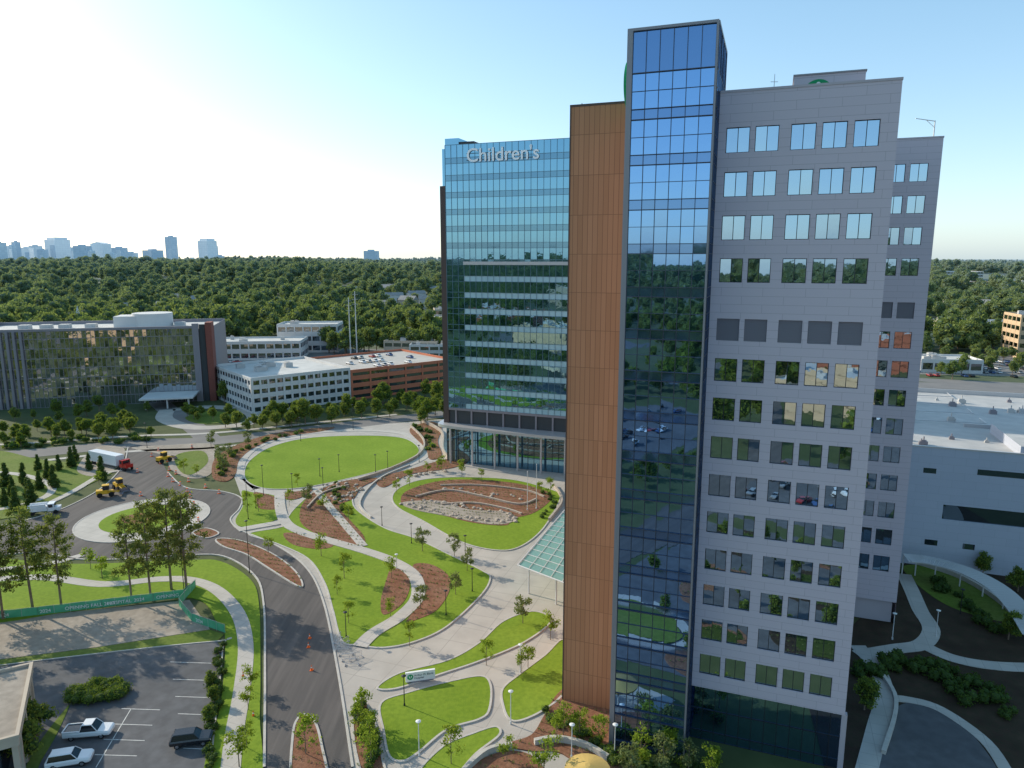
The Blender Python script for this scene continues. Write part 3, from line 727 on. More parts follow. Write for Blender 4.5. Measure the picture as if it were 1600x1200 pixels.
banded('office_building','white low office block with ribbon windows beside garage','building',(-100.8,270),ga,42,46,14.0,4,M_whitew,M_darkglass,M_roofw,pier=3.2)
e=banded('parking_garage','orange brick parking garage with open decks and pale roof','garage',lw((-100.8,270),ga,42.3,0,0)[:2],ga,54,48,12.8,4,M_orangeb,M_darkglass,M_rooft,pier=9,wf=.42,roofstuff=False)  # dark glass bands stand in for the shade inside the open decks
banded('office_building','white flat roofed two storey medical office','building',(-186,415),rad(6),60,26,11,2,M_whitew,M_darkglass,M_roofw,pier=5)
banded('office_building','white office block with dark ribbon windows among trees','building',(-150,452),rad(4),38,22,18,3,M_whitew,M_darkglass,M_roofw,pier=5)
banded('office_building','pale low office behind the garage','building',(-80,440),rad(-8),34,22,9,2,M_beige,M_darkglass,M_roof,pier=5)
banded('office_building','small cream office beside glass tower','building',(-62,520),rad(0),30,22,17,4,M_beige,M_darkglass,M_roof,pier=5)
# low hospital building at right
lo=(78.2,133)
lb=top('low_hospital_building','pale panelled low hospital wing with strip windows and roof plant','building',(lo[0]-5,lo[1]+2,0),A)
b=B()
wallgrid(b,0,60,0,24,[(1.5,3),(11,33)],[(10,13)],0,.4)
b.box(0,.5,0,60,70,23.2,0,top=1)
b.box(-.1,-.05,24,60.1,.5,24.3,2); b.box(-.1,.5,23.2,.35,70,24.3,2); b.box(.35,69.6,23.2,60,70,24.3,2)
b.quad([(-.01,70,0),(-.01,0,0),(-.01,0,24),(-.01,70,24)],0)
b.box(19,26,23.2,60,26.4,24.0,2); b.box(23,2,23.2,60,22,25.2,0,top=1)
b.obj('wall',[M_hosp,M_roof,M_fin],lb)
b=B(); b.quad([(1.5,.35,10),(3,.35,10),(3,.35,13),(1.5,.35,13)]); b.quad([(11,.35,10),(33,.35,10),(33,.35,13),(11,.35,13)])
for (x,z,w_,h_) in ((1,19,1,1),(7,19,2.2,1),(16,19.5,9,1.1),(2,4.5,2.2,1.1),(8.5,4.5,2.2,1.1),(15,4.5,2,1.1)): b.box(x,-.04,z,x+w_,.02,z+h_)
b.obj('strip_window',[M_darkglass],lb)
for i in range(26):
    x=R.uniform(2,45);y=R.uniform(24,66) if i>5 else R.uniform(3,20); x=x if y>24 else x*.45; s_=R.uniform(.4,1.2)
    b=B(); b.box(x,y,23.2,x+s_*1.5,y+s_,23.2+s_*.8); b.box(x+.1,y+.1,23.2+s_*.8,x+s_*1.2,y+s_*.7,23.2+s_*1.1); b.tube((x+s_*.7,y+s_*.5,23.2+s_*1.1),(x+s_*.7,y+s_*.5,23.2+s_*1.9),.12,.12,8)
    b.obj('roof_unit',[R.choice([M_louv,M_roof,M_fin])],lb)
for k in range(4):
    b=B(); y=27+k*11
    b.tube((3,y,23.7),(24,y+2,23.7),.1,.1,6); b.tube((24,y+2,23.7),(24,y+8,23.7),.1,.1,6); b.obj('roof_pipe',[M_fin],lb)
tr=top('curved_pergola','pale curved steel pergola around the shaded garden','pergola')
arcp=cr([S(1412,868,4),S(1450,872,4),S(1510,888,4),S(1565,915,4),S(1605,950,4),S(1640,1000,4)],False,8)
b=B(); n=len(arcp)
for off in (0,3.0):
    for i in range(n-1):
        p=Vector(arcp[i]);q=Vector(arcp[i+1]); d=(q-p).normalized(); nn=Vector((d.y,-d.x))
        p=p+nn*off;q=q+nn*off
        b.tube((p.x,p.y,4),(q.x,q.y,4),.14,.14,6)
b.obj('ring_beam',[M_polew],tr)
b=B()
for i in range(n-1):
    for t in (0,.25,.5,.75):
        p=Vector(arcp[i]).lerp(Vector(arcp[i+1]),t); d=(Vector(arcp[i+1])-Vector(arcp[i])).normalized(); nn=Vector((d.y,-d.x)); q=p+nn*3.4; p=p-nn*.4
        b.tube((p.x,p.y,4.2),(q.x,q.y,4.2),.07,.07,4)
b.obj('slat_roof',[M_polew],tr)
for i in range(0,n,5):
    p=Vector(arcp[i]); b=B(); b.tube((p.x,p.y,0),(p.x,p.y,3.9),.12,.12,8); b.obj('post',[M_polew],tr)
# ochre roofed pavilion at the tower foot
x,y=S(918,1204,3.0); pv=top('garden_pavilion','small ochre roofed round pavilion at the tower foot','pavilion',(x,y,0))
b=B(); b.tube((0,0,3.0),(0,0,3.2),2.6,2.6,20); b.tube((0,0,3.2),(0,0,3.75),2.6,.3,20); b.obj('roof',[M_yroof],pv)
for k in range(6):
    b=B(); b.tube((2.2*math.cos(k*1.047),2.2*math.sin(k*1.047),0),(2.2*math.cos(k*1.047),2.2*math.sin(k*1.047),3.0),.09,.09,8); b.obj('post',[M_polew],pv)
cb=top('low_building','low beige building with flat roof and tall colonnade beside car park','building',(-59.8,79.4,0),rad(29))
b=B(); b.box(-26,-9,6.0,0,7.6,7.0,0,top=1); b.box(-26,-6.8,0,-2.2,5.6,6.0,2); b.box(-26,-9.1,7.0,.1,-8.7,7.35,0); b.box(-.3,-8.7,7.0,.1,7.3,7.35,0); b.box(-26,7.3,7,.1,7.7,7.35,0)
b.obj('wall',[M_beige,M_dirtpad,M_darkglass],cb)
for k in range(7):
    b=B(); y=-8.6+k*2.6; b.box(-.8,y,0,-.2,y+.6,6.0); b.obj('column',[M_beige],cb)
CLR=[]
def gable(name,label,loc,ang,w,d,h,wall,roof,z=0):
    e=top(name,label,'house',(loc[0],loc[1],z),ang,'houses among the trees')
    b=B(); b.box(0,0,-3,w,d,h); b.obj('wall',[wall],e)
    b=B(); m=d/2
    b.quad([(-.4,-.4,h-.1),(w+.4,-.4,h-.1),(w+.4,m,h+m*.7),(-.4,m,h+m*.7)]); b.quad([(w+.4,d+.4,h-.1),(-.4,d+.4,h-.1),(-.4,m,h+m*.7),(w+.4,m,h+m*.7)])
    b.quad([(0,0,h),(0,m,h+m*.66),(0,d,h)]); b.quad([(w,0,h),(w,d,h),(w,m,h+m*.66)])
    b.obj('roof',[roof],e)
    b=B()
    for i in range(3): b.box(1+i*w/3.2,-.05,h*.35,2.2+i*w/3.2,.02,h*.75)
    b.obj('window',[M_darkglass],e)
    CLR.append((loc[0]+w/2,loc[1],w*.75,34))
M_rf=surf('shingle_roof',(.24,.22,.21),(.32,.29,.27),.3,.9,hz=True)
for (u,v) in [(600,470),(622,475),(640,468),(655,474),(575,478),(300,470),(262,466),(240,474),(420,480),(350,476),(500,470),(180,478),(672,462),(1475,470),(1520,480),(1580,466),(1470,500),(150,470),(385,468),(450,466),(545,464),(590,460),(635,458),(320,462),(90,474)]:
    x,y=S(u,v,10); z=hgt(x,y)
    gable('house','pale gabled house half hidden among tall trees',(x,y),R.uniform(-.6,.6),R.uniform(14,24),R.uniform(9,13),R.uniform(8,13),R.choice([M_whitew,M_beige]),M_rf,z)
def townb(u,v,w,d,h,fl,wall,label='low flat roofed commercial building among trees',ang=0,roof=None):
    x,y=S(u,v); z=hgt(x,y)
    banded('commercial_building',label,'building',(x,y),ang,w,d,h,fl,wall,M_darkglass,roof or M_roofw,pier=6,z0=z)
    CLR.append((x+w/2,y,w*.6,60+y*.03))
townb(1438,582,30,22,7,1,M_whitew,'white roofed single storey shop beside car park',rad(-10))
townb(1588,560,34,26,26,5,M_tanb,'five storey tan apartment block',rad(-15),M_roof)
townb(1478,520,60,30,8,2,M_whitew,'long white roofed warehouse',rad(-8))
townb(1500,462,150,50,12,2,M_brick,'long red brick shopping block with pale roof',rad(-6))
townb(1545,476,90,50,9,2,M_whitew,'pale low warehouse beyond the trees',rad(-12))
townb(1440,448,120,50,12,2,M_whitew,'distant white roofed retail block',rad(-6))
townb(680,515,18,20,16,3,M_beige,'cream mid rise office partly behind glass tower',rad(10))
townb(640,560,30,18,8,2,M_whitew,'low white building behind the garage',rad(0))
for (x,y,w,d,h,fl,mt,lab) in [(-190,-60,50,26,13,3,M_tanb,'three storey tan office behind car park'),(-60,-230,70,30,16,4,M_orangeb,'four storey orange brick office along street'),(-330,-160,60,40,12,3,M_orangeb,'tan brick three storey clinic'),(60,-140,50,30,18,4,M_tanb,'tan four storey office'),(-430,-420,90,40,24,5,M_beige,'beige five storey block'),(-40,-150,42,24,14,3,M_tanb,'tan brick three storey office near street'),(-4,-112,26,16,9,2,M_tanb,'small tan brick office')]:
    banded('office_building',lab,'building',(x,y),R.uniform(-.3,.3),w,d,h,fl,mt,M_darkglass,M_roof,pier=5)
x,y=S(127,540)
b=B(); b.box(-1.4,-1.4,0,1.4,1.4,19); b.add([(-1.4,-1.4,19),(1.4,-1.4,19),(1.4,1.4,19),(-1.4,1.4,19),(0,0,28)],[(0,1,4),(1,2,4),(2,3,4),(3,0,4)]); b.box(-1.7,-1.7,18.4,1.7,1.7,19)
b.obj('church_steeple',[M_whitew],loc=(x,y,0),label='white church steeple rising above trees',category='church')
for (u,h) in ((548,36),(558,40)):
    x,y=S(u,556); b=B(); b.tube((0,0,0),(0,0,h),.45,.2,8)
    for k in range(3): b.tube((-1.8,0,h-2-k*3),(1.8,0,h-2-k*3),.1,.1,5)
    b.obj('utility_mast',[M_polew],loc=(x,y,0),label='tall pale steel utility mast with short crossarms',category='mast',group='utility masts')
# skyline
def skymat(nm,c1,c2,k=1.25):  # distance haze is put into the tower colours as pale blue
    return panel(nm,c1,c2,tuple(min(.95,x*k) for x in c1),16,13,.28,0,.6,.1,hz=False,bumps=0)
SK=[skymat('skyline_haze_blue',(.52,.62,.70),(.62,.71,.78),.78),skymat('skyline_haze_pale',(.78,.82,.86),(.82,.86,.89),.78),skymat('skyline_haze_slate',(.42,.53,.63),(.50,.60,.69),1.3)]
sky_list=[(0,17,379,0),(10,12,384,1),(24,10,384,0),(32,10,378,2),(44,14,387,1),(58,14,384,0),(70,12,390,2),(83,29,371,1),(114,14,388,0),(126,20,384,2),(148,8,392,0),(153,22,378,1),(178,10,396,0),(184,18,387,2),(204,15,395,0),(232,24,391,2),(268,14,370,2),(318,22,373,1),(333,12,384,0),(345,10,400,2),(572,20,392,2),(535,22,405,1),(368,12,403,0),(300,12,404,1)]
for i,(u,wpx,vt,mi) in enumerate(sky_list):
    D=4300+R.uniform(-400,400); wv=wpx/F*D; x=(u-800)/F*D; yc=(600-vt)/F
    zt=H+D*(-sp+yc*cp)/(cp+yc*sp)
    b=B(); dd=wv*.8
    sh=zt*.93 if i in (7,11,17) else zt
    b.box(0,0,0,wv,dd,sh,0)
    if i in (7,17): b.box(wv*.12,dd*.1,sh,wv*.9,dd*.9,zt,0)
    elif i==11: b.add([(0,0,sh),(wv,0,sh),(wv,dd,sh),(0,dd,sh),(wv*.5,0,zt),(wv*.5,dd,zt)],[(0,1,4),(3,5,2),(0,4,5,3),(1,2,5,4)])
    else: b.box(wv*.25,dd*.3,zt,wv*.7,dd*.7,zt+7,0)
    if R.random()<.6: b.box(wv*.55,-3,0,wv*1.0,0,zt*R.uniform(.6,.9),1)
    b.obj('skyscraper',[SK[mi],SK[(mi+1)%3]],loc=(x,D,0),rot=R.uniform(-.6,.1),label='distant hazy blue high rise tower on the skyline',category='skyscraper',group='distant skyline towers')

# ---------------------------------------------------------------- vegetation
NR=np.random.default_rng(5)
def leaves(blobs,n,size,elong=1.0,shell=.35):
    bl=np.array(blobs); w=bl[:,3]**2; w/=w.sum()
    idx=NR.choice(len(bl),n,p=w); d=NR.normal(size=(n,3)); d/=np.linalg.norm(d,axis=1)[:,None]
    r=bl[idx,3]*(1-shell+shell*1.5*NR.random(n)); c=bl[idx,:3]+d*r[:,None]*np.array([1,1,.85])
    a=NR.normal(size=(n,3)); a/=np.linalg.norm(a,axis=1)[:,None]
    t=NR.normal(size=(n,3)); bb=np.cross(a,t); bb/=np.linalg.norm(bb,axis=1)[:,None]
    s_=size*(.55+.9*NR.random(n))[:,None]
    v=np.stack([c-a*s_*elong,c-bb*s_*.55,c+a*s_*elong,c+bb*s_*.55],1).reshape(-1,3)
    return v,[(4*i,4*i+1,4*i+2,4*i+3) for i in range(n)]
ICO=None
def ico():
    global ICO
    if ICO is None:
        import bmesh
        bm=bmesh.new(); bmesh.ops.create_icosphere(bm,subdivisions=2,radius=1); ICO=([v.co.copy() for v in bm.verts],[tuple(v.index for v in f.verts) for f in bm.faces]); bm.free()
    return ICO
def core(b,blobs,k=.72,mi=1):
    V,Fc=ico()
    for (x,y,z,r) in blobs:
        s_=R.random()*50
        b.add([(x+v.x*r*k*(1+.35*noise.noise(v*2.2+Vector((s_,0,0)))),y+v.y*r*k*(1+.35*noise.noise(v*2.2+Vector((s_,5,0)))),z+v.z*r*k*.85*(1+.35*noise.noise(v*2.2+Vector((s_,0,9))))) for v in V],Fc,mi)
def broadleaf(i):
    bl=[]; 
    for k in range(11):
        a=R.uniform(0,6.28); rr=R.uniform(.5,3.9); z=R.uniform(4.6,10.8); rr*=1-abs(z-7)/6.5
        bl.append((rr*math.cos(a),rr*math.sin(a),z,R.uniform(1.3,2.5)))
    bl.append((0,0,7.5,2.8)); bl.append((R.uniform(-1,1),R.uniform(-1,1),11,1.6))
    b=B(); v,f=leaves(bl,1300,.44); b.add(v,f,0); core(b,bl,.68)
    cm=b.mesh('tree_crown',[M_leafB,M_core])
    b=B(); b.tube((0,0,-.3),(.1,0,3.2),.32,.22); b.tube((.1,0,3.2),(.2,.1,8),.22,.08)
    for k in range(5):
        a=k*1.3+R.random(); b.tube((.1,0,3+k*.5),(2.6*math.cos(a),2.6*math.sin(a),5.5+k*.6),.13,.04,6)
    return b.mesh('tree_trunk',[M_bark]),cm
def tree(name,label,tm,cm,loc,sc,group,cat='tree'):
    e=top(name,label,cat,loc,R.uniform(0,6.28),group); e.scale=(sc*R.uniform(.9,1.1),sc*R.uniform(.9,1.1),sc)
    meshobj('trunk',tm,e); c=meshobj('crown',cm,e); return e,c
BL=[broadleaf(i) for i in range(5)]
def youngt(i,mat,tall=4.6,dens=600,r=1.25):
    bl=[]
    for k in range(13):
        z=R.uniform(1.6,tall-.3); q=r*(1-((z-2.6)/(tall-1.2))**2*.8)*R.uniform(.2,.85); a=R.uniform(0,6.28)
        bl.append((q*math.cos(a),q*math.sin(a),z,R.uniform(.3,.6)))
    b=B(); v,f=leaves(bl,dens,.145,shell=.8); b.add(v,f,0); cm=b.mesh('young_crown',[mat])
    b=B(); b.tube((0,0,-.1),(0,0,tall*.55),.06,.04,6); b.tube((0,0,tall*.55),(.05,0,tall*.92),.04,.012,6)
    for p in bl: b.tube((0,0,p[2]*.72),(p[0],p[1],p[2]),.022,.008,4)
    return b.mesh('young_trunk',[M_bark]),cm
YT=[youngt(i,M_leafY) for i in range(3)]; YG=[youngt(i,M_leafG,4.2,800,1.3) for i in range(2)]
def pine(i,h=18.5):
    bl=[]; b=B(); lean=R.uniform(-.7,.7)
    b.tube((0,0,-.2),(lean*.5,0,h*.5),.24,.17,8); b.tube((lean*.5,0,h*.5),(lean,.2,h*.97),.17,.04,8)
    for k in range(34):
        z=h*(.30+.68*k/33)+R.uniform(-.3,.3); q=(.7+2.7*math.sin(max(0,min(1,(h*1.02-z)/(h*.72)))*2.3))*R.uniform(.45,1.1); a=k*2.4+R.uniform(-.5,.5)
        x,y=q*math.cos(a),q*math.sin(a); lx=lean*z/h
        b.tube((lx,0,z-.4),(lx+x,y,z+.3),.05,.02,5)
        bl.append((lx+x,y,z+.35,R.uniform(.55,1.0))); 
        if q>1.4: bl.append((lx+x*.55,y*.55,z+.1,R.uniform(.45,.7)))
    tm=b.mesh('pine_trunk',[M_bark]); b=B(); v,f=leaves(bl,4800,.20,shell=.85); b.add(v,f,0)
    return tm,b.mesh('pine_crown',[M_leafP])
PN=[pine(i) for i in range(5)]
def cone(i,h=6):
    bl=[]
    for k in range(22):
        z=.5+k*(h-.9)/22; q=(h-z)/h*1.25; a=R.uniform(0,6.28); bl.append((q*.55*math.cos(a),q*.55*math.sin(a),z,.35+q*.5))
    b=B(); v,f=leaves(bl,1500,.17,shell=.4); b.add(v,f,0); core(b,bl,.75)
    cm=b.mesh('conifer_crown',[M_leafD,M_core]); b=B(); b.tube((0,0,-.1),(0,0,h*.8),.12,.03,6); return b.mesh('conifer_trunk',[M_bark]),cm
CN=[cone(i) for i in range(2)]
def shrubm(mat,n=260,s_=.1):
    bl=[(R.uniform(-.4,.4),R.uniform(-.4,.4),R.uniform(.25,.5),R.uniform(.3,.45)) for k in range(6)]
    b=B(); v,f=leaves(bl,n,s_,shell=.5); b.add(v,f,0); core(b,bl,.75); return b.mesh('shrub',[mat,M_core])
SH=[shrubm(M_leafS),shrubm(M_leafS),shrubm(M_leafD),shrubm(M_leafY)]
for (u,v,s_) in [(5,968,.95),(52,956,1.0),(96,948,.9),(206,940,.85),(236,938,.98),(268,922,1.03),(292,926,1.02),(-22,960,1.0),(-60,1010,1.0),(-110,990,1.0),(-150,1030,.95),(-90,1060,.9)]:
    x,y=S(u,v); tm,cm=R.choice(PN); tree('pine_tree','tall slender pine with bare trunk and tufted crown on lawn',tm,cm,(x,y,.1),s_,'pines on the lawn')
ylist=[(388,1110),(392,1080),(386,1170),(374,1200),(478,1180),(566,1130),(575,1165),(580,1195),(792,1190),(880,1150),(935,1165),(825,1045),(860,1000),(502,870),(538,905),(527,930),(545,975),(612,905),(610,965),(420,865),(620,772),(640,760),(668,740),(686,738),(722,745),(752,750),(860,775),(842,775),(288,740),(308,745),(545,815),(505,800),(690,735),(404,800),(465,760),(142,890),(160,905),(155,758),(705,1195),(870,1165),(760,1040),(815,1050),(640,1010),(578,1150),(452,790),(385,800),(905,1155),(560,1145)]
for (u,v) in ylist:
    x,y=S(u,v); tm,cm=R.choice(YT); tree('young_tree','young staked tree with sparse lime green leaves',tm,cm,(x,y,.15),R.uniform(.75,1.15),'newly planted young trees')
for (u,v) in [(660,862),(710,870),(730,893),(712,930),(657,952),(817,975),(350,740),(345,725),(358,715),(388,700),(330,700),(480,790)]:
    x,y=S(u,v); tm,cm=R.choice(YG); tree('ornamental_tree','small grey green ornamental tree in mulch',tm,cm,(x,y,.15),R.uniform(1.0,1.4),'grey green ornamental trees')
for (u,v) in [(1000,1190),(1035,1200),(1075,1195),(1110,1205),(1045,1178),(985,1205),(850,1200)]:
    x,y=S(u,v+15); tm,cm=R.choice(YT+YG); tree('young_tree','leafy young tree at the foot of the tower',tm,cm,(x,y,.15),R.uniform(.8,1.2),'young trees at the tower base')
for (u,v) in [(8,790),(25,800),(20,775),(45,778),(62,765),(50,790),(10,760),(38,758),(75,748),(60,735),(85,762),(112,730),(-10,775),(118,722),(92,735),(140,735),(160,750)]:
    x,y=S(u,v); tm,cm=R.choice(CN); tree('conifer_tree','dark narrow evergreen conifer on the grass bank',tm,cm,(x,y,.1),R.uniform(.8,1.3),'evergreen conifers on the bank')
SRC=[]
def scatter(poly,n,smin,smax,label,group,mind=4):
    w=[S(u,v) for u,v in poly]; xs_=[p[0] for p in w]; ys_=[p[1] for p in w]; pts=[]; tries=0
    while len(pts)<n and tries<n*40:
        tries+=1; p=(R.uniform(min(xs_),max(xs_)),R.uniform(min(ys_),max(ys_)))
        if inside(p,w) and all((p[0]-q[0])**2+(p[1]-q[1])**2>mind**2 for q in pts): pts.append(p)
    for p in pts:
        tm,cm=R.choice(BL); e,c=tree('broadleaf_tree',label,tm,cm,(p[0],p[1],hgt(*p)),R.uniform(smin,smax),group)
        SRC.append(c)
scatter([(420,655),(560,640),(640,618),(695,612),(692,640),(600,655),(480,670),(430,668)],34,.35,.8,'dense dark green tree in front of the garage','trees before the garage',4)
scatter([(0,700),(0,676),(240,662),(250,690),(120,700)],26,.3,.6,'round green tree beside the street','trees along the street',4)
scatter([(0,665),(0,650),(230,640),(240,655)],10,.3,.6,'dark green tree before the glass office','trees before the office',5)
scatter([(340,668),(400,665),(420,652),(500,662),(480,668),(380,682)],14,.35,.6,'leafy street tree beside pavement','trees along the street',5)
scatter([(640,650),(690,640),(695,655),(650,665)],6,.5,.7,'dense tree near the glass tower','trees near tower',4)
scatter([(285,650),(372,648),(372,660),(300,662)],8,.3,.5,'small tree on the forecourt island','forecourt trees',4)
scatter([(350,600),(370,600),(395,635),(340,630)],6,.5,.8,'tree between the office blocks','trees between offices',5)
scatter([(510,548),(690,545),(690,556),(600,552),(520,556)],30,1.0,1.5,'tall broadleaf tree behind the garage','trees behind the garage',8)
scatter([(1440,600),(1460,560),(1600,545),(1640,575),(1560,590),(1500,600)],24,.5,.85,'green tree beside the far car park','trees around far car park',8)
scatter([(1455,545),(1600,520),(1640,540),(1560,552)],24,.8,1.3,'broad tree beyond the shops','trees beyond shops',9)
for (u,v,s_) in [(30,1165,.5),(58,1150,.42),(10,1190,.5),(45,1190,.45)]:
    x,y=S(u,v); tm,cm=R.choice(BL); tree('broadleaf_tree','bushy dark green tree beside the beige building',tm,cm,(x,y,0),s_,'trees by the beige building')
for (u,v) in [(330,1075),(332,1100),(325,1130)]:
    x,y=S(u,v); tm,cm=R.choice(BL); tree('broadleaf_tree','small bushy tree at car park edge',tm,cm,(x,y,0),.22,'car park edge trees')
b=B(); w=[S(u,v) for u,v in [(105,1100),(108,1085),(150,1073),(195,1066),(204,1078),(190,1092),(140,1102)]]
bl=[]
while len(bl)<60:
    p=(R.uniform(min(q[0] for q in w),max(q[0] for q in w)),R.uniform(min(q[1] for q in w),max(q[1] for q in w)))
    if inside(p,w): bl.append((p[0],p[1],R.uniform(.5,.9),R.uniform(.6,.95)))
v,f=leaves(bl,9000,.13,shell=.4); b.add(v,f,0); core(b,bl,.8)
b.obj('hedge',[M_leafS,M_core],label='long clipped green hedge on car park island',category='hedge')
def shr(pts,label,group,s0=.8,s1=1.6,pick=None):
    for (u,v) in pts:
        x,y=S(u,v); meshobj('shrub',(pick or R.choice(SH)),None,(x,y,.15),R.uniform(0,6),R.uniform(s0,s1),label=label,category='shrub',group=group)
def along(pl,n,j=6): 
    out=[]
    for k in range(n):
        t=k/(n-1)*(len(pl)-1); i=min(int(t),len(pl)-2); f=t-i
        out.append((pl[i][0]*(1-f)+pl[i+1][0]*f+R.uniform(-j,j),pl[i][1]*(1-f)+pl[i+1][1]*f+R.uniform(-j/2,j/2)))
    return out
shr(along([(345,745),(350,720),(400,695),(470,676)],22,5),'low green shrub in mulch bed','shrubs in mulch beds',1,2)
shr(along([(560,1110),(575,1150),(585,1200)],16,8),'low bright shrub beside the path','shrubs beside road')
shr(along([(860,1120),(900,1150),(960,1190),(1010,1200),(1110,1200)],26,12),'green shrub at the tower base','shrubs at tower base',.9,1.8)
shr(along([(345,1010),(338,1100),(325,1200)],18,5),'shrub along the car park fence','car park fence shrubs',.8,1.6,SH[2])
shr(along([(0,700),(120,690),(230,690)],26,8),'rounded shrub on the verge','verge shrubs',1.4,2.6)
shr(along([(530,760),(520,775),(545,805)],14,8),'spiky green shrub among rocks','shrubs among rocks',.8,1.4)
shr(along([(850,770),(870,790),(850,810)],10,6),'low shrub in driveway island','island shrubs',.8,1.4)
shr(along([(650,665),(670,680),(675,705)],14,7),'green shrub on retaining wall bank','bank shrubs',1,2.0)
shr(along([(1345,1060),(1420,1040),(1500,1075),(1590,1120)],26,22),'dark shrub in shaded garden','shaded garden shrubs',1.2,2.6,SH[2])
shr(along([(1450,915),(1500,940),(1560,990)],10,14),'dark shrub beside pergola','pergola shrubs',1,2.4,SH[2])
shr(along([(210,808),(240,812)],6,8),'shrub in roundabout bed','roundabout shrubs',.7,1.2)
for (u,v) in [(1535,900),(1590,925),(1600,900),(1575,1000),(1350,1110)]:
    x,y=S(u,v); tm,cm=R.choice(BL); tree('broadleaf_tree','dark leafy tree in the shaded garden',tm,cm,(x,y,0),.4,'shaded garden trees')
# ground cover in curved rows (one mass)
b=B(); bl=[]
for w in beds:
    x0_,x1_=min(p[0] for p in w),max(p[0] for p in w); y0_,y1_=min(p[1] for p in w),max(p[1] for p in w)
    cxm,cym=(x0_+x1_)/2,(y0_+y1_)/2; rr=max(x1_-x0_,y1_-y0_)/1.2
    i=-rr
    while i<rr:
        j=-rr
        while j<rr:
            lx,ly=j,i+.012*j*j*(1 if rr<14 else .6)
            p=(cxm+lx*math.cos(-.35)-ly*math.sin(-.35)+R.uniform(-.1,.1),cym+lx*math.sin(-.35)+ly*math.cos(-.35)+R.uniform(-.1,.1))
            if inside(p,w) and R.random()<.85: bl.append((p[0],p[1],.34,R.uniform(.1,.24)))
            j+=.75
        i+=1.6
v,f=leaves(bl,min(len(bl)*10,70000),.10,shell=.7); b.add(v,f,0)
b.obj('ground_cover',[M_leafG],kind='stuff')
V,Fc=ico(); rm=[]
for k in range(4):
    s_=R.random()*90; b=B(); b.add([(v.x*(1+.5*noise.noise(v*1.4+Vector((s_,0,0)))),v.y*.8*(1+.5*noise.noise(v*1.4+Vector((s_,3,0)))),v.z*.55*(1+.4*noise.noise(v*1.6+Vector((s_,0,0))))) for v in V],Fc); rm.append(b.mesh('boulder',[M_rock]))
rp=along([(632,787),(690,784),(735,797),(795,802),(800,815),(740,813),(690,803),(650,795)],70,6)+along([(500,765),(530,760),(560,765),(540,780),(505,782)],40,9)+along([(640,745),(700,735),(590,752)],16,5)+along([(700,765),(760,772),(820,780)],14,7)
for (u,v) in rp:
    x,y=S(u,v); meshobj('boulder',R.choice(rm),None,(x,y,.3),R.uniform(0,6),R.uniform(.25,.75),label='rough tan boulder in landscaped rock bed',category='rock',group='boulders in rock beds')

# woodland mass
srcs=[]
for cm in [q[1] for q in BL]:
    for c in SRC:
        if c.data==cm: srcs.append(c); break
pts=[];sc_=[];rt=[];ki=[]
def addp(x,y,s_):
    pts.append((x,y,hgt(x,y)-1.5*s_)); sc_.append(s_); rt.append(R.uniform(0,6.28)); ki.append(R.randint(0,len(srcs)-1))
EX=[[( -200,392),(-105,385),(-70,480),(-60,500),(-140,505),(-200,490)],[(185,365),(345,345),(365,435),(200,455)],[(-80,430),(-30,430),(-30,465),(-85,470)]]
def cleared(px,py):
    for (cx_,cy_,hw,dp) in CLR:
        if abs(px-cx_)<hw and cy_-dp<py<cy_+22: return True
    return False
y=400.
while y<2700:
    spc=12.5+(y-400)*.009
    xw=.80*y+60
    x=-xw
    while x<xw:
        px,py=x+R.uniform(-.6,.6)*spc,y+R.uniform(-.6,.6)*spc
        dn=noise.noise(Vector((px*.006,py*.006,1.7)))
        ok=dn<.32
        if px>.28*py: ok=dn<.14
        if px>.28*py and y<900: ok=dn<.0 or R.random()<.12
        if ok and y<520 and (px>-110 and px<30): ok=py>455
        if ok and (any(inside((px,py),e) for e in EX) or cleared(px,py)): ok=False
        if ok: addp(px,py,R.choice([.9,1.2,1.4,1.7,2.1])*R.uniform(.85,1.15)*(1+(y-400)*.0002))
        x+=spc
    y+=spc
y=2700.
while y<9000:
    spc=34+(y-2700)*.02
    x=-.8*y
    while x<.8*y:
        if R.random()<.85: addp(x+R.uniform(-.5,.5)*spc,y+R.uniform(-.5,.5)*spc,R.uniform(1.8,3.0))
        x+=spc
    y+=spc
clear=[[(-120,-25),(-40,-25),(-45,-120),(-125,-125)],[(-16,70),(44,66),(52,60),(50,0),(34,-66),(-16,-66)],[(-230,-10),(-130,0),(-120,-95),(-240,-115)],[(-350,-210),(-190,-210),(-180,-310),(-350,-320)],[(-600,-148),(400,-157),(400,-200),(-600,-182)],[(-70,-220),(30,-200),(20,-280),(-80,-280)],[(-50,-100),(30,-90),(40,-140),(10,-160),(-50,-160)],circ(-62,24,21,e=.8)]
y=60.
while y>-2600:
    spc=(9 if y>-40 else 12+(-y)*.012); x=-1600. if y<-40 else -200.
    while x<(700 if y<-40 else 90):
        px,py=x+R.uniform(-.5,.5)*spc,y+R.uniform(-.5,.5)*spc
        if noise.noise(Vector((px*.008,py*.008,5)))<(.16 if y>-600 else .5) and not any(inside((px,py),e) for e in clear) and abs(px+22)>12 and not(py>38) :
            s_=(R.uniform(.9,1.5) if py>-700 else R.uniform(1.4,2.2)) if py<-60 else R.uniform(.35,.7)
            addp(px,py,s_)
        x+=spc
    y-=spc
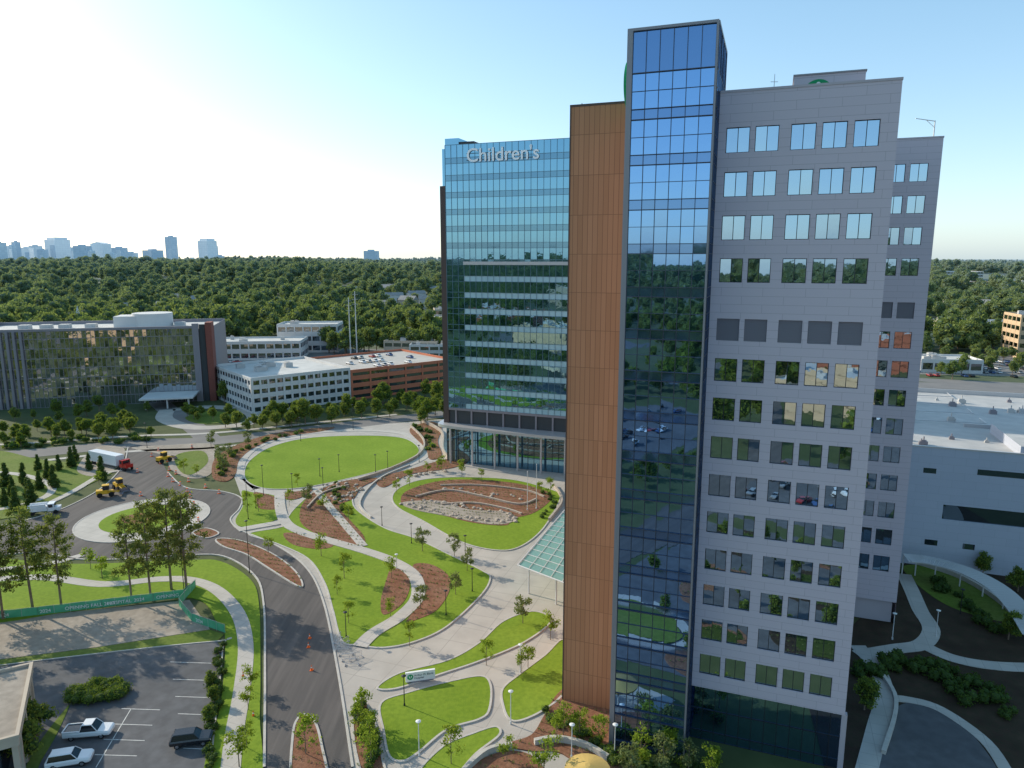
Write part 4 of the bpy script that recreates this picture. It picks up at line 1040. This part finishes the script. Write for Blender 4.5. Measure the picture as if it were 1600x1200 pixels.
for (ox,oy) in [(2,45),(10,55),(24,50),(31,46),(4,36),(9,31),(20,33),(26,28),(34,36),(37,25),(0,18),(6,12),(15,14),(23,10),(-9,30),(12,44),(17,22),(29,16),(16,52),(20,44),(27,41),(33,30),(13,34),(30,22),(11,20),(24,18),(38,40),(36,47)]:
    addp(ox+R.uniform(-1,1),oy+R.uniform(-1,1) if oy<50 else oy-2,R.uniform(.25,.45))  # unseen small trees added for the tower windows to reflect
for k in range(260):
    px,py=R.uniform(-420,-130),R.uniform(40,250)
    if px<-.85*py-12: addp(px,py,R.uniform(.6,1.0))
me=bpy.data.meshes.new('woodland'); me.from_pydata(pts,[],[])
for nm,ty,dat in (('sc','FLOAT',sc_),('rt','FLOAT',rt),('ki','INT',ki)):
    a=me.attributes.new(nm,ty,'POINT'); a.data.foreach_set('value',dat)
wo=bpy.data.objects.new('woodland',me); COL.objects.link(wo); wo['kind']='stuff'
ng=bpy.data.node_groups.new('woodland_nodes','GeometryNodeTree')
ng.interface.new_socket('Geometry',in_out='INPUT',socket_type='NodeSocketGeometry'); ng.interface.new_socket('Geometry',in_out='OUTPUT',socket_type='NodeSocketGeometry')
gi=ng.nodes.new('NodeGroupInput'); go=ng.nodes.new('NodeGroupOutput'); jn=ng.nodes.new('GeometryNodeJoinGeometry')
def attr(nm,dt):
    a=ng.nodes.new('GeometryNodeInputNamedAttribute'); a.data_type=dt; a.inputs['Name'].default_value=nm; return [o for o in a.outputs if o.enabled][0]
s_o=attr('sc','FLOAT'); r_o=attr('rt','FLOAT'); k_o=attr('ki','INT')
cbx=ng.nodes.new('ShaderNodeCombineXYZ'); ng.links.new(r_o,cbx.inputs[2])
for i,so in enumerate(srcs):
    oi=ng.nodes.new('GeometryNodeObjectInfo'); oi.transform_space='ORIGINAL'; oi.inputs['Object'].default_value=so; oi.inputs['As Instance'].default_value=True
    cmn=ng.nodes.new('FunctionNodeCompare'); cmn.data_type='INT'; cmn.operation='EQUAL'
    ci=[q for q in cmn.inputs if q.enabled]; ng.links.new(k_o,ci[0]); ci[1].default_value=i
    ip=ng.nodes.new('GeometryNodeInstanceOnPoints')
    ng.links.new(gi.outputs[0],ip.inputs['Points']); ng.links.new(cmn.outputs[0],ip.inputs['Selection']); ng.links.new(oi.outputs['Geometry'],ip.inputs['Instance'])
    ng.links.new(cbx.outputs[0],ip.inputs['Rotation']); ng.links.new(s_o,ip.inputs['Scale'])
    ng.links.new(ip.outputs[0],jn.inputs[0])
ng.links.new(jn.outputs[0],go.inputs[0])
md=wo.modifiers.new('woodland','NODES'); md.node_group=ng

# ---------------------------------------------------------------- vehicles and street furniture
def wheel(r=.34,w=.22):
    b=B(); b.tube((0,-w/2,0),(0,w/2,0),r,r,18,0); return b.mesh('tyre',[M_tyre])
def rimm(r=.2,w=.24):
    b=B(); b.tube((0,-w/2,0),(0,w/2,0),r,r,12,0); return b.mesh('rim',[M_rim])
TY=wheel(); RM=rimm()
def loft(b,secs,mi=0):
    n=len(secs[0]); k=len(b.v)
    for s_ in secs: b.v+=[tuple(p) for p in s_]
    for i in range(len(secs)-1):
        for j in range(n):
            jj=(j+1)%n; b.f.append((k+i*n+j,k+(i+1)*n+j,k+(i+1)*n+jj,k+i*n+jj)); b.m.append(mi)
    b.f.append(tuple(k+j for j in range(n))); b.m.append(mi); b.f.append(tuple(k+(len(secs)-1)*n+j for j in range(n))[::-1]); b.m.append(mi)
def carbody(prof):
    b=B(); secs=[]
    for (x,zl,zh,hw) in prof:
        secs.append([(x,-hw*.9,zl),(x,-hw,zl+.15),(x,-hw,zh-.22),(x,-hw*.9,zh),(x,hw*.9,zh),(x,hw,zh-.22),(x,hw,zl+.15),(x,hw*.9,zl)])
    loft(b,secs); return b
def make_car(label,kind,mat,loc,ang,group='cars parked in the car park'):
    e=top('parked_car' if kind!='pickup' else 'parked_pickup',label,'car' if kind!='pickup' else 'pickup truck',loc,ang,group)
    if kind=='pickup': L,W=5.7,1.95; prof=[(-2.85,.55,1.0,.85),(-2.75,.42,1.12,.97),(-1.0,.4,1.14,.98),(.9,.4,1.15,.98),(1.2,.4,1.12,.98),(2.6,.42,1.02,.95),(2.82,.5,.9,.82)]; cab=(-.75,1.35,1.95)
    else: L,W=4.9,1.95; prof=[(-2.45,.5,1.0,.85),(-2.35,.4,1.08,.95),(-1,.36,1.1,.97),(1.0,.36,1.1,.97),(2.2,.38,1.0,.93),(2.45,.48,.85,.8)]; cab=(-2.2,1.1,1.78)
    carbody(prof).obj('body',[mat],e)
    xa,xb,zt=cab; zb_=prof[2][2]-.02; hw=prof[2][3]*.93
    rs=.35
    b=B(); lo_=[(xa,-hw,zb_),(xb,-hw,zb_),(xb,hw,zb_),(xa,hw,zb_)]; hi=[(xa+rs*.7,-hw*.8,zt-.06),(xb-.65,-hw*.8,zt-.06),(xb-.65,hw*.8,zt-.06),(xa+rs*.7,hw*.8,zt-.06)]
    b.add(lo_+hi,[(0,1,5,4),(1,2,6,5),(2,3,7,6),(3,0,4,7)]); b.obj('windows',[M_cglass],e)
    b=B(); b.add([(x,y*1.02,z) for x,y,z in hi]+[(x*.98,y*.9,zt) for x,y,z in hi],[(0,1,5,4),(1,2,6,5),(2,3,7,6),(3,0,4,7),(4,5,6,7)])
    for (i,j) in ((0,4),(1,5),(2,6),(3,7)): 
        p=(lo_+hi)[i];q=(lo_+hi)[j]; b.tube((p[0],p[1]*1.01,p[2]),(q[0],q[1]*1.01,q[2]),.05,.05,5)
    b.obj('roof',[mat],e)
    if kind=='pickup':
        b=B(); b.box(-2.7,-.82,1.13,-.9,.82,1.16); b.obj('cargo_bed',[M_cblack],e)
        b=B(); b.box(-2.78,-.95,1.12,-.85,-.83,1.28); b.box(-2.78,.83,1.12,-.85,.95,1.28); b.box(-2.85,-.83,1.12,-2.72,.83,1.28); b.obj('bed_rail',[mat],e)
    for x in (-L*.31,L*.31):
        for s_ in (-1,1):
            w=meshobj('wheel',TY,e,(x,s_*(W/2-.12),.36)); meshobj('rim',RM,w)
    for s_ in (-1,1):
        b=B(); b.box(L/2-.12,s_*.68-.15,.66,L/2-.02,s_*.68+.15,.8); b.obj('headlight',[M_lens],e)
        b=B(); b.box(-L/2+.0,s_*.72-.1,.7,-L/2+.06,s_*.72+.1,.95); b.obj('tail_light',[M_redp],e)
    return e
x,y=S(140,1150); make_car('white crew cab pickup parked in bay','pickup',M_cwhite,(x,y,.09),rad(8))
x,y=S(300,1162); make_car('black sport utility vehicle in shadow','suv',M_cblack,(x,y,.09),rad(12))
x,y=S(110,1194); make_car('white hatchback near car park edge','suv',M_cwhite,(x,y,.09),rad(15))
def smallcar(mat):
    b=carbody([(-2.3,.3,.85,.8),(-2.2,.3,.95,.9),(1.0,.3,.95,.92),(2.0,.3,.82,.88),(2.3,.35,.7,.75)])
    hw=.85; lo_=[(-1.7,-hw,.95),(1.0,-hw,.95),(1.0,hw,.95),(-1.7,hw,.95)]; hi=[(-1.1,-.68,1.42),(.35,-.68,1.42),(.35,.68,1.42),(-1.1,.68,1.42)]
    b.add(lo_+hi,[(0,1,5,4),(1,2,6,5),(2,3,7,6),(3,0,4,7)],1); b.add(hi,[(0,1,2,3)],0)
    for x in (-1.4,1.4):
        for s_ in (-1,1): b.tube((x,s_*.75,.33),(x,s_*.95,.33),.33,.33,10,2)
    return b.mesh('parked_car',[mat,M_cglass,M_tyre])
SC=[smallcar(m) for m in (M_cwhite,M_csilver,M_cblack,M_cred,M_cblue,M_cwhite)]
def carrows(x0_,y0_,ang,nr,nc,dx=2.8,dy=8,p=.75,z=.07,group='cars in the far car park',label='parked car in a row on asphalt'):
    for i in range(nr):
        for j in range(nc):
            if R.random()<p:
                q=lw((x0_,y0_),ang,j*dx,i*dy,0); meshobj('parked_car',R.choice(SC),None,(q[0],q[1],z),ang+math.pi/2+R.uniform(-.03,.03),1,label=label,category='car',group=group)
carrows(205,362,rad(-6),5,34,dx=3.4,dy=14,p=.6)
carrows(155,262,rad(-8),4,26,dx=3.6,dy=14,p=.5)
carrows(-185,402,rad(4),2,20,dx=3.6,dy=6,p=.5)
q=lw((-100.8,270),ga,50,8,0); carrows(q[0],q[1],ga,3,13,dx=3.2,dy=14,p=.3,z=12.22,group='cars on the garage roof',label='parked car on the pale garage roof deck')
carrows(-105,-100,rad(0),4,16,dx=3,dy=16,p=.6,group='cars in rear car park')
carrows(-10,-50,rad(0),3,12,dx=3,dy=15,p=.6,group='cars in rear car park')
x,y=S(168,728); tk=top('semi_trailer','long white box trailer coupled to small red truck cab','truck',(x,y,.06),rad(-28))
b=B(); b.box(-6.5,-1.3,1.1,6.2,1.3,4.0); b.obj('trailer_box',[M_cwhite],tk)
b=B(); b.box(-6.3,-.5,.85,6.0,.5,1.1); b.obj('chassis',[M_pole],tk)
b=B(); b.box(7.6,-1.2,.9,9.0,1.2,3.0); b.box(9.0,-1.1,.9,10.4,1.1,1.9); b.box(6.3,-.6,.8,7.6,.6,1.1); b.obj('cab',[M_redp],tk)
b=B(); b.box(8.98,-1.0,2.0,9.04,1.0,2.8); b.box(7.9,-1.22,2.0,8.7,1.22,2.8); b.obj('windscreen',[M_cglass],tk)
for xx in (-5.4,-4.2,7.0,9.7):
    for s_ in (-1,1): meshobj('wheel',TY,tk,(xx,s_*1.1,.5),0,1.45)
x,y=S(70,803); ut=top('utility_truck','white utility truck with service body at road edge','truck',(x,y,.15),rad(20))
b=B(); b.box(-3.2,-1.1,.9,.8,1.1,2.0); b.box(-3.0,-1.05,2.0,.6,-.8,2.5); b.box(-3.0,.8,2,.6,1.05,2.5); b.obj('service_body',[M_cwhite],ut)
b=B(); b.box(.9,-1.05,.7,2.3,1.05,2.5); b.box(2.3,-1,.7,3.4,1,1.5); b.obj('cab',[M_cwhite],ut)
b=B(); b.box(2.28,-.9,1.6,2.34,.9,2.35); b.box(1.1,-1.07,1.6,2.0,1.07,2.3); b.obj('windscreen',[M_cglass],ut)
for xx in (-2.2,2.5):
    for s_ in (-1,1): meshobj('wheel',TY,ut,(xx,s_*.95,.48),0,1.35)
for (u,v,an,lab) in ((168,776,25,'yellow wheel loader with raised bucket'),(188,766,-40,'yellow backhoe loader beside the road works'),(258,722,60,'small yellow excavator beside barrels')):
    x,y=S(u,v); ld=top('wheel_loader',lab,'construction machine',(x,y,.15),rad(an),'road works machines')
    b=B(); b.box(-2.4,-.8,.8,.2,.8,1.8); b.box(.2,-.5,.7,1.4,.5,1.5); b.obj('body',[M_yellow],ld)
    b=B(); b.box(-.9,-.65,1.8,.5,.65,2.9); b.obj('cab_glass',[M_cglass],ld)
    b=B(); b.box(-1.0,-.72,2.9,.6,.72,3.05); b.obj('cab_roof',[M_yellow],ld)
    b=B(); b.tube((.9,-.5,1.3),(2.9,-.5,.9),.12,.1,6); b.tube((.9,.5,1.3),(2.9,.5,.9),.12,.1,6); b.obj('lift_arm',[M_yellow],ld)
    b=B(); b.quad([(2.9,-1.1,1.2),(2.9,1.1,1.2),(2.8,1.1,.3),(2.8,-1.1,.3)]); b.quad([(2.8,-1.1,.3),(2.8,1.1,.3),(3.6,1.1,.25),(3.6,-1.1,.25)]); b.quad([(2.9,-1.1,1.2),(2.8,-1.1,.3),(3.6,-1.1,.25)]); b.quad([(2.9,1.1,1.2),(3.6,1.1,.25),(2.8,1.1,.3)]); b.obj('bucket',[M_louv],ld)
    for xx in (-1.6,1.0):
        for s_ in (-1,1): meshobj('wheel',TY,ld,(xx,s_*.95,.62),0,1.8)
def conemesh():
    b=B(); b.box(-.22,-.22,0,.22,.22,.05); b.tube((0,0,.05),(0,0,.38),.16,.09,12); b.tube((0,0,.38),(0,0,.52),.09,.07,12,1); b.tube((0,0,.52),(0,0,.8),.07,.02,12); return b.mesh('traffic_cone',[M_orange,M_white])
def barrel():
    b=B()
    for k in range(5): b.tube((0,0,.05+k*.21),(0,0,.05+k*.21+.205),.3-k*.015,.29-k*.015,14,k%2)
    b.box(-.38,-.38,0,.38,.38,.06); return b.mesh('traffic_barrel',[M_orange,M_white])
CM=conemesh(); BM=barrel()
for (u,v) in [(482,1012),(484,998),(487,1048),(380,1058),(396,1120)]:
    x,y=S(u,v); meshobj('traffic_cone',CM,None,(x,y,.07),0,1.1,label='orange traffic cone with white band on road',category='traffic cone',group='traffic cones')
for (u,v) in along([(238,712),(262,735),(268,752),(292,768),(302,790)],9,3)+along([(245,705),(285,748),(345,770)],6,3)+[(220,775),(215,738),(310,815),(300,700)]:
    x,y=S(u,v); meshobj('traffic_barrel',BM,None,(x,y,.07),0,.95,label='orange and white striped traffic barrel at road works',category='traffic barrel',group='road works barrels')
bb=B(); bb.tube((-1,0,.2),(-1,0,1.1),.03,.03,6); bb.tube((1,0,.2),(1,0,1.1),.03,.03,6); bb.tube((-1,0,1.1),(1,0,1.1),.03,.03,6); bb.tube((-1,0,.25),(1,0,.25),.03,.03,6)
for k in range(9): bb.tube((-.8+k*.2,0,.25),(-.8+k*.2,0,1.1),.015,.015,4)
bb.box(-1.05,-.3,0,-.95,.3,.2); bb.box(.95,-.3,0,1.05,.3,.2)
BR=bb.mesh('crowd_barrier',[M_fin])
for (u,v,a) in [(535,1015,20),(540,1024,10),(545,1032,15),(550,1040,5),(538,1008,60),(528,1002,75),(556,1030,40)]:
    x,y=S(u,v); meshobj('crowd_barrier',BR,None,(x,y,.06),rad(a),1,label='grey steel crowd barrier stacked at drive entrance',category='barrier',group='crowd barriers')
def lamp(loc,h,pm,group,label):
    e=top('street_lamp',label,'street lamp',loc,R.uniform(0,6),group)
    b=B(); b.tube((0,0,0),(0,0,.35),.14,.12,10); b.tube((0,0,.35),(0,0,h),.075,.05,10); b.obj('pole',[pm],e)
    b=B(); b.tube((0,0,h),(0,0,h+.1),.3,.34,14); b.tube((0,0,h+.1),(0,0,h+.2),.34,.1,14); b.obj('lamp_head',[M_lens if pm==M_polew else pm],e)
for (u,v,h) in [(655,1182,4.6),(798,1132,4.6),(813,1052,4.4),(893,1185,4.4),(632,1104,4.4),(541,996,4.2),(697,962,4.4),(738,925,4.4),(727,870,4.4),(643,850,4.4),(597,822,4.4),(620,890,3),(960,1185,4.4),(1462,995,4.4),(1394,1000,4.4),(1500,960,4.4)]:
    x,y=S(u,v); lamp((x,y,.1),h,M_polew if u in (655,798,813,893,620,1462,1394,960) else M_pole,'path lamps','slim pedestrian lamp post beside path')
for (u,v) in [(457,770),(587,738),(606,732),(530,738),(505,760),(655,722),(500,745),(400,795),(300,858)]:
    x,y=S(u,v); lamp((x,y,.1),5.0,M_pole,'dark lamp posts','dark slim lamp post beside lawn')
for (u,v,h) in [(390,896,10.5),(388,812,9),(288,928,9),(552,672,9),(470,690,8),(230,700,8),(412,775,8)]:
    x,y=S(u,v); lamp((x,y,.1),h,M_pole,'tall road lamps','tall dark road lamp post on verge')
for (u,v,h) in [(824,798,9.5),(838,796,11)]:
    x,y=S(u,v); b=B(); b.tube((0,0,0),(0,0,.3),.18,.18,12); b.tube((0,0,.3),(0,0,h),.09,.05,10); b.tube((0,0,h),(0,0,h+.2),.1,.1,8)
    b.obj('flag_pole',[M_polew],loc=(x,y,.2),label='bare white flag pole on driveway island',category='flag pole',group='flag poles')
# banner fence
fp=[(-70,975),(60,962),(160,950),(240,940),(288,934),(306,918)]
fp2=[(306,918),(280,948),(300,972),(352,990)]
def fence(pts,txts,label):
    e=top('banner_fence',label,'fence')
    W=[Vector(S(*p)) for p in pts]
    for i in range(len(W)-1):
        p,q=W[i],W[i+1]; d=q-p; L=d.length; ang=math.atan2(d.y,d.x)
        b=B(); nseg=int(L/2.5)+1
        for k in range(nseg*3):
            def pt(t,z):
                o=.1*math.sin(t*nseg*math.pi)*math.sin(max(z,0.01)*1.6); r=p.lerp(q,t); nn=Vector((-d.y,d.x)).normalized(); return (r.x+nn.x*o,r.y+nn.y*o,z+.1)
            t0,t1=k/(nseg*3),(k+1)/(nseg*3)
            b.quad([pt(t0,.05),pt(t1,.05),pt(t1,.75),pt(t0,.75)]); b.quad([pt(t0,.75),pt(t1,.75),pt(t1,1.45),pt(t0,1.45)])
        b.obj('banner',[M_banner],e)
        b=B()
        for k in range(nseg+1):
            r=p.lerp(q,k/nseg); b.tube((r.x,r.y,0),(r.x,r.y,1.65),.03,.03,6)
        b.tube((p.x,p.y,1.62),(q.x,q.y,1.62),.022,.022,5)
        b.obj('post_and_rail',[M_fin],e)
        for (frac,s_) in (txts[i] or []):
            nn=Vector((d.y,-d.x)).normalized()*.16; r=p.lerp(q,frac)+nn
            text('lettering',s_,.85,.005,M_white,e,(r.x,r.y,.5),(math.pi/2,0,ang))
fence(fp,[[(.35,"FALL 2024")],[(.03,"2024"),(.42,"OPENING FALL 2024")],[(.1,"HOSPITAL"),(.62,"2024")],[(.1,"OPENING")],None],'green construction banner fence lettered opening fall 2024')
fence(fp2,[None,None,[(.15,"2024")]],'green banner fence folded around the pavement corner')
x,y=S(657,1066); ms=top('monument_sign','white monument sign with round green logo beside path','sign',(x,y,.15),rad(14))
b=B(); b.box(-2.1,-.18,.25,2.1,.18,1.65); b.obj('panel',[M_white],ms)
b=B(); b.box(-1.9,-.12,0,1.9,.12,.25); b.obj('base',[M_louv],ms)
disc('logo',.42,.03,M_green,ms,(-1.45,-.18,.98))
text('lettering','Arthur M. Blank\nHospital',.42,.01,M_letterg,ms,(-.9,-.2,1.02))
b=B()
for s_ in (-1,1): b.add([(-1.45+s_*.04,-.225,.72),(-1.45+s_*.2,-.225,1.0),(-1.45+s_*.22,-.225,1.25),(-1.45+s_*.08,-.225,1.1)],[(0,1,2,3)])
b.obj('logo_mark',[M_white],ms)
def gwall(pts,h,label,mat=M_rock,th=.5):
    pl=cr([S(u,v) for u,v in pts],False,6); b=B(); n=len(pl)
    for i in range(n):
        a=Vector(pl[max(i-1,0)]);c=Vector(pl[min(i+1,n-1)]); d=(c-a).normalized(); nn=Vector((-d.y,d.x))*th/2; p=Vector(pl[i])
        b.v+=[(p.x+nn.x,p.y+nn.y,0),(p.x+nn.x,p.y+nn.y,h),(p.x-nn.x,p.y-nn.y,h),(p.x-nn.x,p.y-nn.y,0)]
    for i in range(n-1):
        for j in range(3): b.f.append((i*4+j,(i+1)*4+j,(i+1)*4+j+1,i*4+j+1)); b.m.append(0)
    b.f.append((0,1,2,3)); b.f.append(((n-1)*4+3,(n-1)*4+2,(n-1)*4+1,(n-1)*4)); b.m+=[0,0]
    b.obj('garden_wall',[mat],label=label,category='wall',group='garden walls')
gwall([(642,668),(662,690),(655,712),(610,735),(560,752)],.9,'low stone garden wall around oval lawn')
gwall([(660,660),(690,678),(692,705),(700,718)],1.3,'curved stone retaining wall beside lobby')
gwall([(640,728),(600,745),(575,765),(562,790),(580,810)],.5,'low pale wall edging the drive',M_conc_plain,.4)
gwall([(865,760),(878,785),(858,815)],.9,'short stone wall at driveway island')
gwall([(650,778),(700,768),(755,778),(810,790),(838,782)],.65,'curved stone terrace wall in island planting',M_rock,.45)
gwall([(690,790),(740,788),(790,797),(815,805)],.6,'curved stone terrace wall in island planting',M_rock,.45)
gwall([(688,760),(750,760),(820,768),(850,778)],.6,'curved stone terrace wall in island planting',M_rock,.4)
gwall([(480,795),(505,772),(545,760)],.6,'curved stone terrace wall in garden bed',M_rock,.4)
gwall([(835,1165),(870,1160),(915,1170),(950,1190)],.9,'curved pale stone seat wall near tower',M_conc_plain)
gwall([(720,1215),(760,1180),(800,1170)],.9,'curved pale stone seat wall beside path',M_conc_plain)
gwall([(1372,1050),(1400,1100),(1380,1180)],.7,'low pale wall in shaded garden',M_conc_plain)
gwall([(1425,880),(1500,905),(1570,950),(1610,1000)],1.0,'curved pale wall beneath pergola',M_conc_plain)

# ---------------------------------------------------------------- light, sky, camera
w=bpy.data.worlds.new("World"); scene.world=w; w.use_nodes=True
nt=w.node_tree
for n in list(nt.nodes): nt.nodes.remove(n)
out=nt.nodes.new('ShaderNodeOutputWorld'); bg=nt.nodes.new('ShaderNodeBackground'); sk=nt.nodes.new('ShaderNodeTexSky')
sk.sky_type='NISHITA'; sk.sun_disc=False; sk.sun_elevation=SUN_EL; sk.sun_rotation=-SUN_AZ; sk.altitude=100; sk.air_density=.95; sk.dust_density=1.2; sk.ozone_density=1.5
tc=nt.nodes.new('ShaderNodeTexCoord'); sx=nt.nodes.new('ShaderNodeSeparateXYZ'); nt.links.new(tc.outputs['Generated'],sx.inputs[0])
ab=nt.nodes.new('ShaderNodeMath'); ab.operation='ABSOLUTE'; nt.links.new(sx.outputs[2],ab.inputs[0])
su=nt.nodes.new('ShaderNodeMath'); su.operation='SUBTRACT'; su.inputs[0].default_value=1; nt.links.new(ab.outputs[0],su.inputs[1])
po=nt.nodes.new('ShaderNodeMath'); po.operation='POWER'; po.inputs[1].default_value=5; nt.links.new(su.outputs[0],po.inputs[0])
tint=mixc(nt,1.0,sk.outputs[0],(1.1,1.12,1.12),'MULTIPLY')
hz=mixc(nt,po.outputs[0],(.55,1.5,2.0),(2.3,3.1,3.7))
tot=mixc(nt,1.0,tint,hz,'ADD')
bg.inputs[1].default_value=.14
nt.links.new(tot,bg.inputs[0]); nt.links.new(bg.outputs[0],out.inputs[0])
sd=Vector((-math.sin(SUN_AZ)*math.cos(SUN_EL),math.cos(SUN_AZ)*math.cos(SUN_EL),math.sin(SUN_EL)))
sl=bpy.data.lights.new('sun','SUN'); sl.energy=5.0; sl.angle=rad(.53); sl.color=(1,.89,.70)
so=bpy.data.objects.new('sun',sl); COL.objects.link(so); so.rotation_euler=sd.to_track_quat('Z','Y').to_euler()
cam=bpy.data.cameras.new('camera'); cam.sensor_width=36; cam.lens=F/1600*36; cam.clip_start=.5; cam.clip_end=60000
co=bpy.data.objects.new('camera',cam); COL.objects.link(co); co.location=(0,0,H); co.rotation_euler=(math.pi/2-P,0,0)
scene.camera=co
scene.view_settings.view_transform='Standard'; scene.view_settings.look='None'; scene.view_settings.exposure=0
